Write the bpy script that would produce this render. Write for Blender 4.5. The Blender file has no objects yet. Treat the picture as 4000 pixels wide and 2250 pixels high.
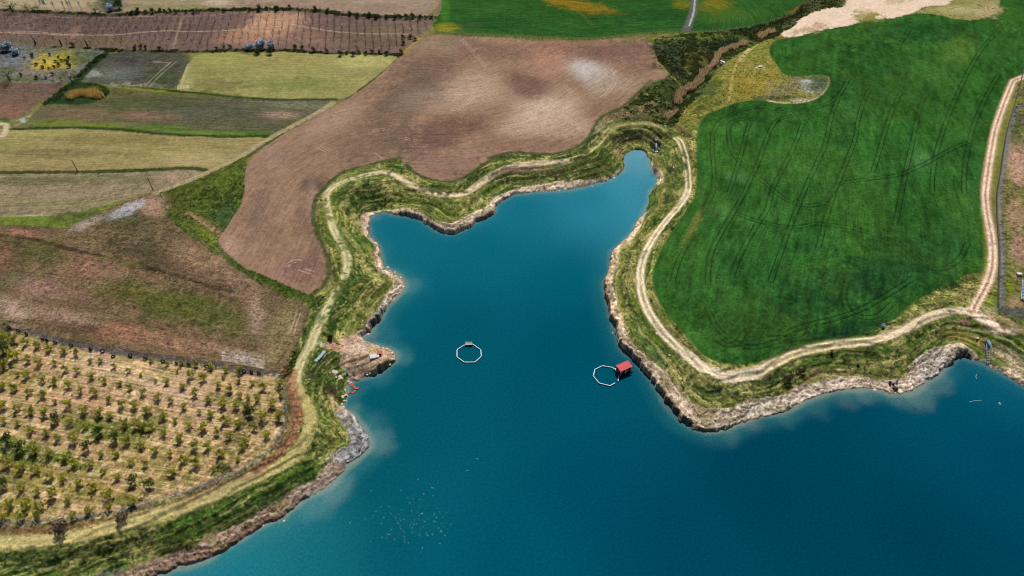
import bpy, math, random
import numpy as np
random.seed(7)
rng = np.random.default_rng(11)
sc = bpy.context.scene
COLL = sc.collection
R = math.radians
# ---------------------------------------------------------------- camera
CAM_H, FPX, PITCH = 190.0, 2667.0, R(45.0)
cam_d = bpy.data.cameras.new('camera')
cam = bpy.data.objects.new('camera', cam_d)
COLL.objects.link(cam)
cam.location = (0, 0, CAM_H)
cam.rotation_euler = (R(90) - PITCH, 0, 0)
cam_d.sensor_width = 36.0
cam_d.lens = 36.0 * FPX / 4000.0
cam_d.clip_start = 1.0
cam_d.clip_end = 6000.0
sc.camera = cam
# ---------------------------------------------------------------- light
SUN_ELEV, SUN_AZ = 57.0, 10.0          # azimuth clockwise from north (+Y)
w = bpy.data.worlds.new('World')
sc.world = w
w.use_nodes = True
nt = w.node_tree
for n in list(nt.nodes):
    nt.nodes.remove(n)
sky = nt.nodes.new('ShaderNodeTexSky')
sky.sky_type = 'NISHITA'
sky.sun_disc = False
sky.sun_elevation = R(SUN_ELEV)
sky.sun_rotation = R(SUN_AZ)
bg = nt.nodes.new('ShaderNodeBackground')
bg.inputs['Strength'].default_value = 0.05
ow = nt.nodes.new('ShaderNodeOutputWorld')
nt.links.new(sky.outputs[0], bg.inputs[0])
nt.links.new(bg.outputs[0], ow.inputs[0])
sl = bpy.data.lights.new('sun', 'SUN')
sl.energy = 4.7
sl.angle = R(0.5)
sl.color = (1.0, 0.95, 0.87)
sun = bpy.data.objects.new('sun', sl)
COLL.objects.link(sun)
sun.rotation_euler = (R(90 - SUN_ELEV), 0, R(180 - SUN_AZ))
sun.location = (0, 300, 400)
sc.cycles.filter_width = 1.0
vs = sc.view_settings
vs.view_transform = 'Standard'
vs.look = 'None'
vs.exposure = 0.0
vs.gamma = 1.0
KAL = 1.22      # what a sunlit albedo of 1 renders to

# ---------------------------------------------------------------- helpers: colour, noise, projection
def lin(c):
    c = np.asarray(c, dtype=np.float64) / 255.0
    return np.where(c <= 0.04045, c / 12.92, ((c + 0.055) / 1.055) ** 2.4)
def C(*c):
    return np.clip(lin(c) / KAL, 0, 0.9).astype(np.float32)
_lat = {}
def vnoise(x, y, scale, seed=0):
    if seed not in _lat:
        _lat[seed] = np.random.default_rng(1000 + seed).random((256, 256)).astype(np.float32)
    L = _lat[seed]
    fx = x / scale + 37.3; fy = y / scale + 91.7
    ix = np.floor(fx).astype(np.int32); iy = np.floor(fy).astype(np.int32)
    tx = (fx - ix).astype(np.float32); ty = (fy - iy).astype(np.float32)
    tx = tx * tx * (3 - 2 * tx); ty = ty * ty * (3 - 2 * ty)
    a = L[iy & 255, ix & 255]; b = L[iy & 255, (ix + 1) & 255]
    c = L[(iy + 1) & 255, ix & 255]; d = L[(iy + 1) & 255, (ix + 1) & 255]
    return (a * (1 - tx) + b * tx) * (1 - ty) + (c * (1 - tx) + d * tx) * ty
def fbm(x, y, scale, octv=3, seed=0, rough=0.5):
    s = 0; a = 1.0; t = 0
    for k in range(octv):
        s = s + a * vnoise(x * (1 + .07 * k) + y * .13 * k, y - x * .11 * k, scale / 2 ** k, seed + k); t += a; a *= rough
    return s / t
def sstep(t):
    t = np.clip(t, 0, 1)
    return t * t * (3 - 2 * t)
def rays(uv):
    uv = np.asarray(uv, dtype=np.float64).reshape(-1, 2)
    X = (uv[:, 0] - 2000) / FPX; Yc = (1125 - uv[:, 1]) / FPX
    c, s = math.cos(PITCH), math.sin(PITCH)
    return np.stack([X, c + Yc * s, -s + Yc * c], 1)
def push_out(uv):
    o = []
    for u, v in uv:
        if u <= 4: u -= 700
        if u >= 3996: u += 700
        if v <= 3: v = -160
        if v >= 2247: v = 2700
        o.append((u, v))
    return o
def unproj(uv, hf=None, z=0.0, add=0.0):
    d = rays(uv)
    zz = np.full(len(d), float(z))
    for k in range(12 if hf is not None else 1):
        t = (CAM_H - zz - add) / np.maximum(-d[:, 2], 0.06)
        x = d[:, 0] * t; y = d[:, 1] * t
        if hf is not None:
            zz = 0.5 * zz + 0.5 * hf(x, y)
    return np.stack([x, y], 1)
def smooth(p, n=1, closed=False):
    p = np.asarray(p, dtype=np.float64)
    for _ in range(n):
        if closed:
            q = np.roll(p, -1, 0)
            a = p * .8 + q * .2; b = p * .2 + q * .8
            p = np.stack([a, b], 1).reshape(-1, 2)
        else:
            a = p[:-1] * .75 + p[1:] * .25; b = p[:-1] * .25 + p[1:] * .75
            p = np.vstack([p[:1], np.stack([a, b], 1).reshape(-1, 2), p[-1:]])
    return p

# ---------------------------------------------------------------- shoreline (photo pixels on the water level)
SHORE = [(-500,2760),(-150,2600),(200,2440),(420,2340),(621,2250),(688,2222),(776,2196),(839,2168),(906,2129),(958,2095),(1000,2069),(1041,2041),(1098,2025),(1135,1992),
(1176,1963),(1217,1940),(1243,1919),(1290,1893),(1321,1862),(1352,1823),(1393,1790),(1440,1759),(1448,1723),(1424,1681),(1409,1650),
(1383,1624),(1357,1606),(1336,1593),(1338,1567),(1352,1547),(1357,1521),(1362,1500),(1373,1492),(1393,1482),(1445,1469),(1481,1459),(1518,1433),
(1551,1397),(1538,1374),(1497,1356),(1455,1348),(1424,1335),(1412,1318),(1440,1308),(1452,1288),(1455,1273),(1487,1242),(1507,1205),(1543,1169),
(1575,1138),(1581,1112),(1564,1081),(1538,1063),(1502,1048),(1492,1019),(1484,988),(1479,957),(1455,931),(1440,916),(1444,895),(1441,869),
(1440,848),(1476,833),(1505,828),(1538,839),(1575,843),(1616,848),(1652,864),(1678,882),(1709,900),(1745,911),(1776,911),(1807,898),
(1839,885),(1870,861),(1911,848),(1932,828),(1942,797),(1968,784),(2000,763),(2060,752),(2104,750),(2207,743),(2265,732),(2321,717),(2373,707),(2409,686),
(2440,655),(2434,629),(2445,606),(2471,588),(2497,585),(2523,593),(2533,611),(2536,642),(2549,668),(2572,694),(2569,720),(2549,740),
(2538,766),(2541,786),(2528,812),(2502,846),(2489,869),(2466,910),(2440,942),(2409,967),(2388,983),(2383,1014),(2386,1055),(2370,1084),
(2361,1112),(2365,1149),(2375,1190),(2380,1231),(2399,1268),(2409,1309),(2424,1356),(2450,1382),(2481,1407),(2507,1444),(2538,1475),
(2559,1500),(2580,1530),(2597,1570),(2620,1598),(2650,1630),(2690,1660),(2740,1680),(2790,1686),(2850,1672),(2900,1650),(2966,1627),(3030,1622),
(3090,1600),(3140,1570),(3200,1545),(3262,1528),(3320,1522),(3400,1520),(3450,1532),(3492,1541),(3550,1536),(3590,1515),(3625,1485),(3670,1455),
(3705,1425),(3722,1400),(3745,1390),(3776,1397),(3828,1415),(3859,1427),(3880,1440),(3932,1468),(4000,1510),(4200,1620),(4700,1900)]
shore = smooth(unproj(SHORE, z=0), 1)
water_poly = np.vstack([shore, [(900, 20), (900, -500), (-700, -500)]])
# cliff control points: px, py, cliff height, rock width, shallow-water strength, grey rock
CLIFF = [(650,2230,2.0,5.0,.8,.35),(960,2095,2.4,5.5,.8,.3),(1150,1980,2.2,6,.9,.4),(1300,1880,1.4,5.5,.95,.9),(1440,1740,1.4,5.5,.8,1),(1380,1630,1.0,5,.8,.9),
(1345,1570,.9,1.5,.9,.1),(1400,1480,1.6,2.5,.6,.4),(1500,1440,3.4,1.4,.4,.8),(1545,1380,1.5,3,.7,.2),(1450,1345,.9,3,.6,.2),(1425,1318,1.8,1.5,.8,.3),
(1470,1260,3.3,1.5,.5,.7),(1575,1120,1.3,4.5,.8,.2),(1490,1000,2.0,2.6,.5,.1),(1441,870,1.7,3.2,.3,.1),(1480,832,.35,1.0,.6,0),(1600,850,2.6,2.6,.1,.1),
(1760,911,2.7,3.4,0,.2),(1900,850,2.6,3.6,.2,.3),(2150,747,1.6,4.0,.4,.2),(2420,690,1.6,1.8,.4,.3),(2500,585,1.2,.7,.3,.5),(2445,615,1.2,.8,.3,.3),(2530,630,1.2,.8,.3,.3),(2560,690,1.4,2.6,.5,0),
(2540,770,1.0,.9,.6,.3),(2450,930,2.2,3.0,.4,0),(2375,1080,2.8,3.0,.05,0),(2385,1240,3.0,2.8,.05,0),(2460,1390,3.3,3.2,.05,.1),(2560,1510,3.0,4,.4,.1),
(2650,1630,3.0,6,.3,.05),(2780,1684,2.4,7.5,.8,.2),(2960,1628,1.6,6,.9,.5),(3200,1545,1.4,5,.8,.35),(3420,1522,1.1,3.5,.8,.2),(3550,1536,1.3,4,.9,.3),
(3670,1455,2.2,8.5,.7,.7),(3740,1390,3.4,5,.1,.3),(3850,1425,.6,1.5,.3,.1),(4000,1510,1.5,5,.3,.2)]
cw = unproj([c[:2] for c in CLIFF], z=0)
cp = np.array([c[2:] for c in CLIFF])

# ---------------------------------------------------------------- coarse helpers (2 m lattice)
GX = np.arange(-900, 901, 2.0); GY = np.arange(-520, 1500, 2.0)
CX, CY = np.meshgrid(GX, GY)
def segdist(px, py, a, b):
    dx, dy = b[0] - a[0], b[1] - a[1]
    L = dx * dx + dy * dy + 1e-9
    t = np.clip(((px - a[0]) * dx + (py - a[1]) * dy) / L, 0, 1)
    return np.hypot(px - a[0] - t * dx, py - a[1] - t * dy)
def coarse_dist(pts, margin=1e9):
    D = np.full(CX.shape, 1e9 if margin > 1e8 else margin, np.float32)
    for a, b in zip(pts[:-1], pts[1:]):
        if margin < 1e8:
            i0, i1 = np.searchsorted(GY, [min(a[1], b[1]) - margin, max(a[1], b[1]) + margin])
            j0, j1 = np.searchsorted(GX, [min(a[0], b[0]) - margin, max(a[0], b[0]) + margin])
            s = (slice(i0, i1), slice(j0, j1))
        else:
            s = (slice(None), slice(None))
        if CX[s].size:
            D[s] = np.minimum(D[s], segdist(CX[s], CY[s], a, b))
    return D
def inpoly(x, y, poly):
    r = np.zeros(x.shape, bool)
    n = len(poly)
    for i in range(n):
        x1, y1 = poly[i]; x2, y2 = poly[(i + 1) % n]
        if y1 == y2: continue
        c = (y1 > y) != (y2 > y)
        r ^= c & (x < (x2 - x1) * (y - y1) / (y2 - y1) + x1)
    return r
def csample(G, x, y):
    fx = np.clip((x - GX[0]) / 2.0, 0, len(GX) - 1.001); fy = np.clip((y - GY[0]) / 2.0, 0, len(GY) - 1.001)
    ix = fx.astype(np.int32); iy = fy.astype(np.int32)
    tx = fx - ix; ty = fy - iy
    return ((G[iy, ix] * (1 - tx) + G[iy, ix + 1] * tx) * (1 - ty) + (G[iy + 1, ix] * (1 - tx) + G[iy + 1, ix + 1] * tx) * ty)
d_shore_c = coarse_dist(shore, 160.0)
d_shore_c = np.where(inpoly(CX, CY, water_poly), -d_shore_c, d_shore_c)
near = np.abs(d_shore_c) < 40
CC = np.zeros(CX.shape + (4,), np.float32)
CC[:] = cp.mean(0)
nx, ny = CX[near], CY[near]
acc = np.zeros((nx.size, 4)); wt = np.zeros(nx.size)
for (x, y), p in zip(cw, cp):
    ww = 1.0 / ((nx - x) ** 2 + (ny - y) ** 2 + 4.0) ** 1.5
    acc += ww[:, None] * p; wt += ww
CC[near] = acc / wt[:, None]
GULLY = smooth(unproj([(2505,560),(2560,560),(2640,500),(2625,450),(2650,380),(2720,340),(2770,260),(2830,200),(2920,165),(3010,120),(3120,50)], z=5), 1)
d_gully_c = coarse_dist(GULLY, 60.0)
def base_height(x, y, d=None):
    if d is None:
        d = csample(d_shore_c, x, y)
    c = csample(CC[..., 0], x, y); wd = csample(CC[..., 1], x, y)
    t = np.clip(d / np.maximum(wd, .3), 0, 1)
    steep = np.clip((c - 1.6) / 1.4, 0, 1)
    S = steep * (1 - (1 - np.clip(t * 1.3 + .25, 0, 1)) ** 3) + (1 - steep) * t ** .8
    n = fbm(x, y, 40.0, 2, 5)
    n2 = fbm(x, y, 120.0, 2, 9)
    zl = c * S
    zl = zl + (5.6 - c) * sstep((d - wd) / 15.0) + np.clip(d - 20, 0, 150) * 0.012
    zl = zl + (n - .5) * 1.6 * sstep((d - 18) / 30) + (n2 - .5) * 5.0 * sstep((d - 30) / 80)
    g = csample(d_gully_c, x, y)
    zl = zl - 3.2 * np.exp(-(g / 7.0) ** 2) * sstep((d - 2) / 8)
    zw = -0.35 + d * 0.45
    return np.where(d > 0, zl, np.maximum(zw, -4.0))
def H0(x, y):
    return base_height(np.asarray(x, float), np.asarray(y, float))
def W(uv, n=0, closed=False, push=True):
    return smooth(unproj(push_out(uv) if push else uv, H0), n, closed)
# ---------------------------------------------------------------- fine ground lattice
core = np.linspace(-1, 1, 1560)
ext = []; s_ = core[1] - core[0]; v_ = 1.0
while v_ < 6.0:
    s_ *= 1.35; v_ += s_; ext.append(v_)
UC = np.concatenate([-np.array(ext[::-1]), core, np.array(ext)])
dep = np.radians(np.linspace(70.5, 20.6, 900))
ys = list(175.0 / np.tan(dep))
st = ys[-1] - ys[-2]
while ys[-1] < 1400:
    st *= 1.3; ys.append(ys[-1] + st)
lo = []; st = ys[1] - ys[0]; v_ = ys[0]
while v_ > -420:
    st *= 1.35; v_ -= st; lo.append(v_)
YS = np.array(lo[::-1] + ys)
def scale_of(y):
    return np.maximum(110.0 + 0.66 * y, 120.0) * 1.03
NR, NC = len(YS), len(UC)
SR = scale_of(YS)
X = (SR[:, None] * UC[None, :]).astype(np.float32)
Y = np.repeat(YS[:, None], NC, 1).astype(np.float32)
def box(xmin, ymin, xmax, ymax, m):
    i0, i1 = np.searchsorted(YS, [ymin - m, ymax + m])
    i0 = max(i0 - 1, 0); i1 = min(i1 + 1, NR)
    if i1 <= i0: return None
    s0, s1 = SR[i0:i1].min(), SR[i0:i1].max()
    a = min((xmin - m) / s0, (xmin - m) / s1); b = max((xmax + m) / s0, (xmax + m) / s1)
    j0, j1 = np.searchsorted(UC, [a, b])
    j0 = max(j0 - 1, 0); j1 = min(j1 + 1, NC)
    if j1 <= j0: return None
    return (slice(i0, i1), slice(j0, j1))
def fine_dist(pts, margin):
    """unsigned distance to a polyline within margin; returns (slice, D)"""
    b = box(pts[:, 0].min(), pts[:, 1].min(), pts[:, 0].max(), pts[:, 1].max(), margin)
    if b is None: return None, None
    D = np.full((NR, NC), margin, np.float32)
    for p, q in zip(pts[:-1], pts[1:]):
        s = box(min(p[0], q[0]), min(p[1], q[1]), max(p[0], q[0]), max(p[1], q[1]), margin)
        if s is None: continue
        D[s] = np.minimum(D[s], segdist(X[s], Y[s], p, q))
    return b, D[b]
N1 = fbm(X, Y, 1.4, 2, 21).astype(np.float32)
N3 = fbm(X, Y, 4.0, 3, 31).astype(np.float32)
N12 = fbm(X, Y, 14.0, 3, 41).astype(np.float32)
N50 = fbm(X, Y, 45.0, 3, 51).astype(np.float32)
# signed shore distance, exact near the shore
_, dn = fine_dist(shore, 9.0)
bs = box(shore[:, 0].min(), shore[:, 1].min(), shore[:, 0].max(), shore[:, 1].max(), 9.0)
DS = csample(d_shore_c, X, Y).astype(np.float32)
sub = DS[bs]
sg = np.where(inpoly(X[bs], Y[bs], water_poly), -1, 1)
DS[bs] = np.where(dn < 8.5, dn * sg, sub)
DSW = DS + (N1 - .5) * 1.1 + (N3 - .5) * 1.9           # ragged edge
Z = base_height(X, Y, DSW).astype(np.float32)
CLH = csample(CC[..., 0], X, Y).astype(np.float32); CLW = csample(CC[..., 1], X, Y).astype(np.float32); CLG = csample(CC[..., 3], X, Y).astype(np.float32)
CLW = (CLW * np.clip(.45 + 1.1 * N12 + (N3 - .5) * .8, .3, 1.7)).astype(np.float32)
COL = np.zeros((NR, NC, 3), np.float32); COL[:] = C(112, 108, 62)
ZONE = np.zeros((NR, NC), np.int8)
ROW = np.zeros((NR, NC), np.float32)
AMP = np.full((NR, NC), .25, np.float32)
MOT = np.full((NR, NC), .55, np.float32)
SCRUB = np.zeros((NR, NC), np.float32)
RGH = np.full((NR, NC), .12, np.float32)              # height of small bumps
ZN = ['ground', 'crop_field', 'ploughed_field', 'fallow_field', 'orchard_ground', 'stubble_field', 'meadow', 'dirt_road', 'bare_earth', 'rocky_shore', 'grassy_bank', 'young_orchard_ground', 'flower_meadow', 'green_field']
ZI = {n: i for i, n in enumerate(ZN)}
def paint(px, color, zone=None, edge=.5, warp=.5, guide=None, amp=None, mot=None, scrub=None, rgh=None, var=.12, alpha=1.0, rowk=1.0, world=None):
    P = world if world is not None else W(px, 1, True)
    Pc = np.vstack([P, P[:1]])
    m = edge + warp + .5
    b = box(P[:, 0].min(), P[:, 1].min(), P[:, 0].max(), P[:, 1].max(), m)
    if b is None: return
    _, D = fine_dist(Pc, m)
    sd = np.where(inpoly(X[b], Y[b], P), D, -D) + (N1[b] - .5) * warp + (N3[b] - .5) * warp
    k = sstep(sd / edge * .5 + .5)
    if color is not None:
        cc = color[None, None, :] * (1 + (N12[b] - .5)[..., None] * 2 * var + (N50[b] - .5)[..., None] * 1.5 * var)
        ka = (k * alpha)[..., None]
        COL[b] = COL[b] * (1 - ka) + cc * ka
    h = k > .5
    if zone is not None: ZONE[b][h] = ZI[zone]
    if guide is not None:
        G = csample(coarse_dist(W(guide, 1)), X[b], Y[b])
        ROW[b][h] = (G * rowk)[h]
    for A, v in ((AMP, amp), (MOT, mot), (SCRUB, scrub), (RGH, rgh)):
        if v is not None: A[b][h] = v
def blob(u, v, ru, rv, color, alpha=.8, rot=0, soft=1.0, nz=.5, zone=None, scrub=None):
    c, s = math.cos(R(rot)), math.sin(R(rot))
    P = unproj([(u, v), (u + ru * c, v + ru * s), (u - rv * s, v + rv * c)], H0)
    M = np.stack([P[1] - P[0], P[2] - P[0]], 1)
    Mi = np.linalg.inv(M)
    ext_ = np.abs(M).sum(1) * 1.8
    b = box(P[0, 0] - ext_[0], P[0, 1] - ext_[1], P[0, 0] + ext_[0], P[0, 1] + ext_[1], 0)
    if b is None: return
    dx = X[b] - P[0, 0]; dy = Y[b] - P[0, 1]
    r = np.hypot(Mi[0, 0] * dx + Mi[0, 1] * dy, Mi[1, 0] * dx + Mi[1, 1] * dy)
    r = r + (N12[b] - .5) * nz * 1.5 + (N3[b] - .5) * nz * 1.3 + (N1[b] - .5) * nz * 1.3
    k = sstep((1.0 - r) / soft + .5)
    ka = (k * alpha)[..., None]
    COL[b] = COL[b] * (1 - ka) + color[None, None, :] * ka
    if zone is not None: ZONE[b][k > .5] = ZI[zone]
    if scrub is not None: SCRUB[b][k > .5] = scrub
def line(P, width, color, alpha=1.0, soft=.3, nz=.3, dz=0.0, zone=None, breakup=0.0, scrub=None, amp=None, mot=None, rgh=None):
    b, D = fine_dist(P, width * .5 + soft + nz + .4)
    if b is None: return
    D = D + (N1[b] - .5) * nz + (N3[b] - .5) * nz
    k = sstep((width * .5 - D) / soft * .5 + .5)
    k = np.where(D > width * .5 + soft, 0, k)
    if breakup: k = k * sstep((N3[b] - breakup) * 6 + .5)
    if color is not None:
        ka = (k * alpha)[..., None]
        COL[b] = COL[b] * (1 - ka) + color[None, None, :] * ka
    if dz: Z[b] += dz * k
    if zone is not None: ZONE[b][k > .5] = ZI[zone]
    for A, v in ((SCRUB, scrub), (AMP, amp), (MOT, mot), (RGH, rgh)):
        if v is not None: A[b][k > .5] = v
def offset(P, d):
    t = np.gradient(P, axis=0); t /= np.linalg.norm(t, axis=1)[:, None] + 1e-9
    return P + np.stack([-t[:, 1], t[:, 0]], 1) * d
def ruts(px, gauge=1.9, width=.45, color=None, alpha=.5, dz=-.12, nz=.15, breakup=0.0, soft=.25):
    P = W(px, 2, push=False)
    for s in (-1, 1):
        line(offset(P, s * gauge / 2), width, color, alpha, soft, nz, dz, breakup=breakup)

# ---- banks by distance from the shore
b_in = DS > -3
k_bank = sstep((DS - CLW * .8) / 1.5)
pal = [C(128, 134, 66), C(80, 104, 42), C(182, 168, 108), C(76, 88, 44), C(112, 112, 52)]
dsn = DS + (N3 - .5) * 2.5 + (N12 - .5) * 5
idx = np.floor(dsn / 1.7).astype(int)
pr = np.random.default_rng(3).random(200)
band = pr[np.clip(idx, 0, 198)] * (1 - (dsn / 1.7 - idx)) + pr[np.clip(idx + 1, 0, 199)] * (dsn / 1.7 - idx)
m1 = sstep(band * 1.6 - .3 + (N12 - .5) * 1.2)[..., None]
bank = pal[1] * (1 - m1) + pal[0] * m1
m2 = sstep((N3 + N12 - 1.08) * 4)[..., None]
bank = bank * (1 - m2 * .6) + pal[2] * m2 * .6
kk = (sstep((45 - DS) / 12) * (DS > 0))[..., None]
COL = (COL * (1 - kk) + bank * kk).astype(np.float32)
s = (DS > 0) & (DS < 40)
ZONE[s] = ZI['grassy_bank']; AMP[s] = .55; MOT[s] = .8; ROW[s] = DS[s]; RGH[s] = .32; SCRUB[s] = .35
# ---------------------------------------------------------------- fields (outlines in photo pixels, laid on the terrain)
# top-left far ground
paint([(0,-3),(1725,0),(1714,67),(1466,62),(1362,54),(1207,34),(1000,34),(673,44),(543,49),(440,60),(362,52),(155,41),(0,36)], C(150,130,112), 'fallow_field', 1, .8, guide=[(0,20),(1700,60)], amp=.35, mot=.4, scrub=0, rgh=.06)
blob(120,10,330,18,C(168,155,122),.8); blob(700,15,180,20,C(150,142,105),.7); blob(430,15,50,40,C(40,62,50),.9)
blob(850,10,60,12,C(196,180,160),.6); blob(1250,30,400,20,C(140,118,104),.5); blob(640,30,200,12,C(120,120,80),.6)
# brown young orchard at the top
YO = [(0,36),(155,41),(362,52),(440,60),(543,49),(673,44),(1000,34),(1207,34),(1362,54),(1466,62),(1714,67),(1640,140),(1569,212),(1466,210),(1259,207),(1124,192),(932,192),(828,199),(673,199),(414,192),(155,181),(0,179)]
paint(YO, C(112,92,86), 'young_orchard_ground', .8, .8, guide=[(0,120),(600,140),(900,130),(1700,150)], amp=.35, mot=.5, scrub=0, rgh=.08)
blob(1060,105,120,50,C(190,150,122),.85,rot=-10,nz=.6); blob(960,150,120,30,C(168,128,105),.7); blob(1180,150,150,35,C(142,112,98),.6); blob(1560,120,120,40,C(135,115,100),.6)
blob(1450,130,160,50,C(98,86,66),.5); blob(300,90,260,40,C(96,80,80),.5); blob(600,100,250,40,C(98,82,76),.4); blob(380,165,300,14,C(108,98,70),.7); blob(60,165,70,14,C(100,98,72),.7)
line(W([(0,122),(120,127),(240,137),(340,139),(450,137),(560,125),(650,120),(760,124),(900,120),(1000,105),(1110,90),(1190,105),(1300,123),(1450,133),(1600,133)],1), 1.0, C(182,158,134), .75, .4, .4)
line(W([(0,118),(120,122),(240,132),(340,136)],1), .8, C(182,158,134), .7, .4, .4)
line(W([(180,62),(330,72),(600,62),(800,62),(960,48),(1100,45)],1), .8, C(160,140,120), .6, .4, .6)
line(W([(710,72),(700,110),(688,150),(676,190)],1), 1.4, C(165,140,120), .6, .6, .6)
line(W([(300,108),(292,138)],0), 4, C(160,128,112), .5, 2, 1)
line(W([(0,38),(155,45),(362,56),(440,62),(543,51),(673,46),(1000,36),(1207,38),(1362,58),(1466,65),(1714,68)],1), 4.2, C(66,74,50), .9, 1.0, 1.6, scrub=1.0)
line(W([(0,183),(155,185),(414,196),(673,203),(828,203),(932,196),(1124,196),(1259,211),(1466,214),(1569,215)],1), 3.2, C(58,62,44), .9, .8, 1.4, scrub=1.0)
line(W([(440,63),(560,50),(700,52)],1), 2.0, C(176,140,40), .55, .8, 1.6, breakup=.5)
line(W([(1380,211),(1480,213),(1560,212)],1), 1.6, C(168,140,44), .55, .8, 1.6, breakup=.5)
line(W([(520,190),(600,192)],1), 1.6, C(178,130,44), .5, .8, 1.4, breakup=.5)
# green fields at the top
GF = [(1725,0),(4000,0),(3232,2),(3129,41),(3052,67),(3000,88),(2906,109),(2776,124),(2678,122),(2569,124),(2430,135),(2311,150),(2129,146),(2000,137),(1802,133),(1714,129),(1700,100),(1714,67)]
GF = [(1725,0),(3236,0),(3232,6),(3129,41),(3052,67),(3000,88),(2906,109),(2776,124),(2678,122),(2569,124),(2430,135),(2311,150),(2129,146),(2000,137),(1802,133),(1700,128),(1690,95),(1714,67)]
paint(GF, C(44,84,36), 'green_field', .8, .8, guide=[(1700,40),(2000,40),(2400,70),(2650,60)], amp=.75, mot=.35, scrub=0, rgh=.06, var=.2)
blob(2280,25,110,18,C(140,110,30),.75,rot=8,nz=.9); blob(2200,5,60,8,C(150,110,30),.6); blob(2670,15,40,20,C(120,116,36),.6); blob(2790,20,70,28,C(130,118,34),.6)
blob(2850,60,120,30,C(74,102,40),.6); blob(3150,20,70,10,C(160,110,40),.7,rot=-16); blob(1745,110,50,25,C(150,142,36),.75); blob(1740,40,20,50,C(70,120,40),.6); blob(1900,90,160,25,C(34,74,36),.5); blob(2550,60,150,25,C(32,72,36),.5)
ruts([(2230,28),(2270,55),(2300,85),(2318,98)],1.4,.5,C(110,118,50),.5,0)
line(W([(1714,128),(1802,134),(2000,139),(2129,148),(2311,152),(2430,138),(2569,127),(2678,124),(2776,126),(2906,112)],1), 3.4, C(78,100,44), .9, 1, 1)
line(W([(2722,-20),(2712,30),(2700,67),(2688,98),(2679,118)],1), 5.0, C(96,96,92), .9, .7, .5, zone='bare_earth', dz=-.5)
line(W([(2722,-20),(2714,30),(2704,67),(2692,98)],1), 1.0, C(190,200,200), .7, .3, .3)
line(W([(1645,145),(1610,180),(1575,212)],0), 3.4, C(165,132,40), .8, 1, 1.2)
line(W([(1725,0),(1712,40),(1700,62)],0), 3.5, C(140,125,100), .7, 1, .8)
# upper left patchwork
paint([(424,197),(756,207),(725,269),(688,352),(560,345),(466,336),(311,316),(331,279)], C(78,78,66), 'fallow_field', .8, .8, guide=[(331,290),(700,330)], amp=.5, mot=.7, scrub=0, rgh=.08)
blob(430,290,110,35,C(105,112,105),.5,nz=1.0); blob(520,335,110,12,C(175,170,160),.55,nz=1.2); blob(640,300,60,30,C(62,78,40),.7); blob(480,235,80,25,C(70,66,72),.5); blob(380,285,50,14,C(160,170,160),.5,nz=1.3)
ruts([(680,240),(620,290),(575,338)],2.6,.9,C(140,135,112),.7,0)
line(W([(600,240),(665,246)],0),.9,C(170,165,140),.6)
paint([(766,212),(840,205),(906,202),(930,205),(963,217),(1104,199),(1259,211),(1466,214),(1559,218),(1518,259),(1440,320),(1362,380),(1311,390),(1000,387),(776,366),(688,352),(725,269)], C(144,140,88), 'stubble_field', .6, .6, guide=[(700,300),(1400,300)], amp=.45, mot=.35, scrub=0, rgh=.05)
blob(1430,240,120,25,C(176,172,110),.75); blob(1100,240,150,25,C(150,140,86),.6); blob(870,230,110,25,C(146,148,80),.6); blob(1150,330,180,30,C(118,128,72),.6); blob(850,330,120,25,C(108,104,66),.6); blob(730,330,25,30,C(165,158,110),.6)
for x0 in (695,705,717,728,736): line(W([(x0,335),(x0+3,355)],0), .7, C(205,196,160), .7)
line(W([(735,250),(722,290),(705,340)],1), 1.2, C(178,170,120), .7, .5, .4)
paint([(0,176),(155,181),(362,191),(418,199),(352,254),(305,300),(259,325),(120,318),(0,310)], C(106,106,104), 'flower_meadow', .8, .9, guide=[(0,250),(380,250)], amp=.4, mot=.8, scrub=.1, rgh=.1)
blob(190,240,100,36,C(178,158,60),.75,nz=1.2,zone='flower_meadow'); blob(185,262,50,18,C(184,158,54),.6); blob(260,215,60,22,C(150,142,56),.7); blob(330,220,60,35,C(76,90,50),.7); blob(60,215,70,45,C(104,108,120),.7); blob(110,305,60,10,C(84,98,48),.8); blob(200,290,120,20,C(118,110,108),.6); blob(20,195,50,22,C(62,62,66),.8); blob(230,190,160,8,C(110,110,60),.6)
paint([(0,321),(130,322),(259,327),(230,350),(197,378),(145,409),(100,440),(52,466),(30,470),(0,462)], C(112,90,78), 'fallow_field', .6, .6, guide=[(0,330),(250,335)], amp=.4, mot=.5, scrub=0, rgh=.07)
blob(30,430,60,30,C(134,96,82),.7); blob(180,350,90,20,C(92,80,74),.6)
paint([(414,199),(440,199),(345,285),(320,315),(311,318),(390,330),(420,345),(430,375),(330,415),(171,412),(165,404),(195,385),(259,330),(300,300)], C(44,64,38), 'ground', .8, .9, scrub=.6, mot=.7, rgh=.2)
blob(380,345,60,16,C(84,98,44),.7); blob(240,390,60,12,C(40,66,36),.7)
line(W([(418,199),(352,254),(300,302)],0), 3.0, C(34,44,30), .9, .8, .6, scrub=1)
paint([(171,404),(330,412),(440,380),(430,345),(466,336),(569,349),(688,354),(776,366),(1000,387),(1311,390),(1270,425),(1233,450),(1140,492),(1047,533),(1000,532),(751,531),(621,523),(518,510),(362,499),(207,499),(88,497),(124,455)], C(96,94,70), 'fallow_field', .6, .6, guide=[(100,500),(518,508),(1040,531)], amp=.55, mot=.45, scrub=0, rgh=.07)
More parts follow.
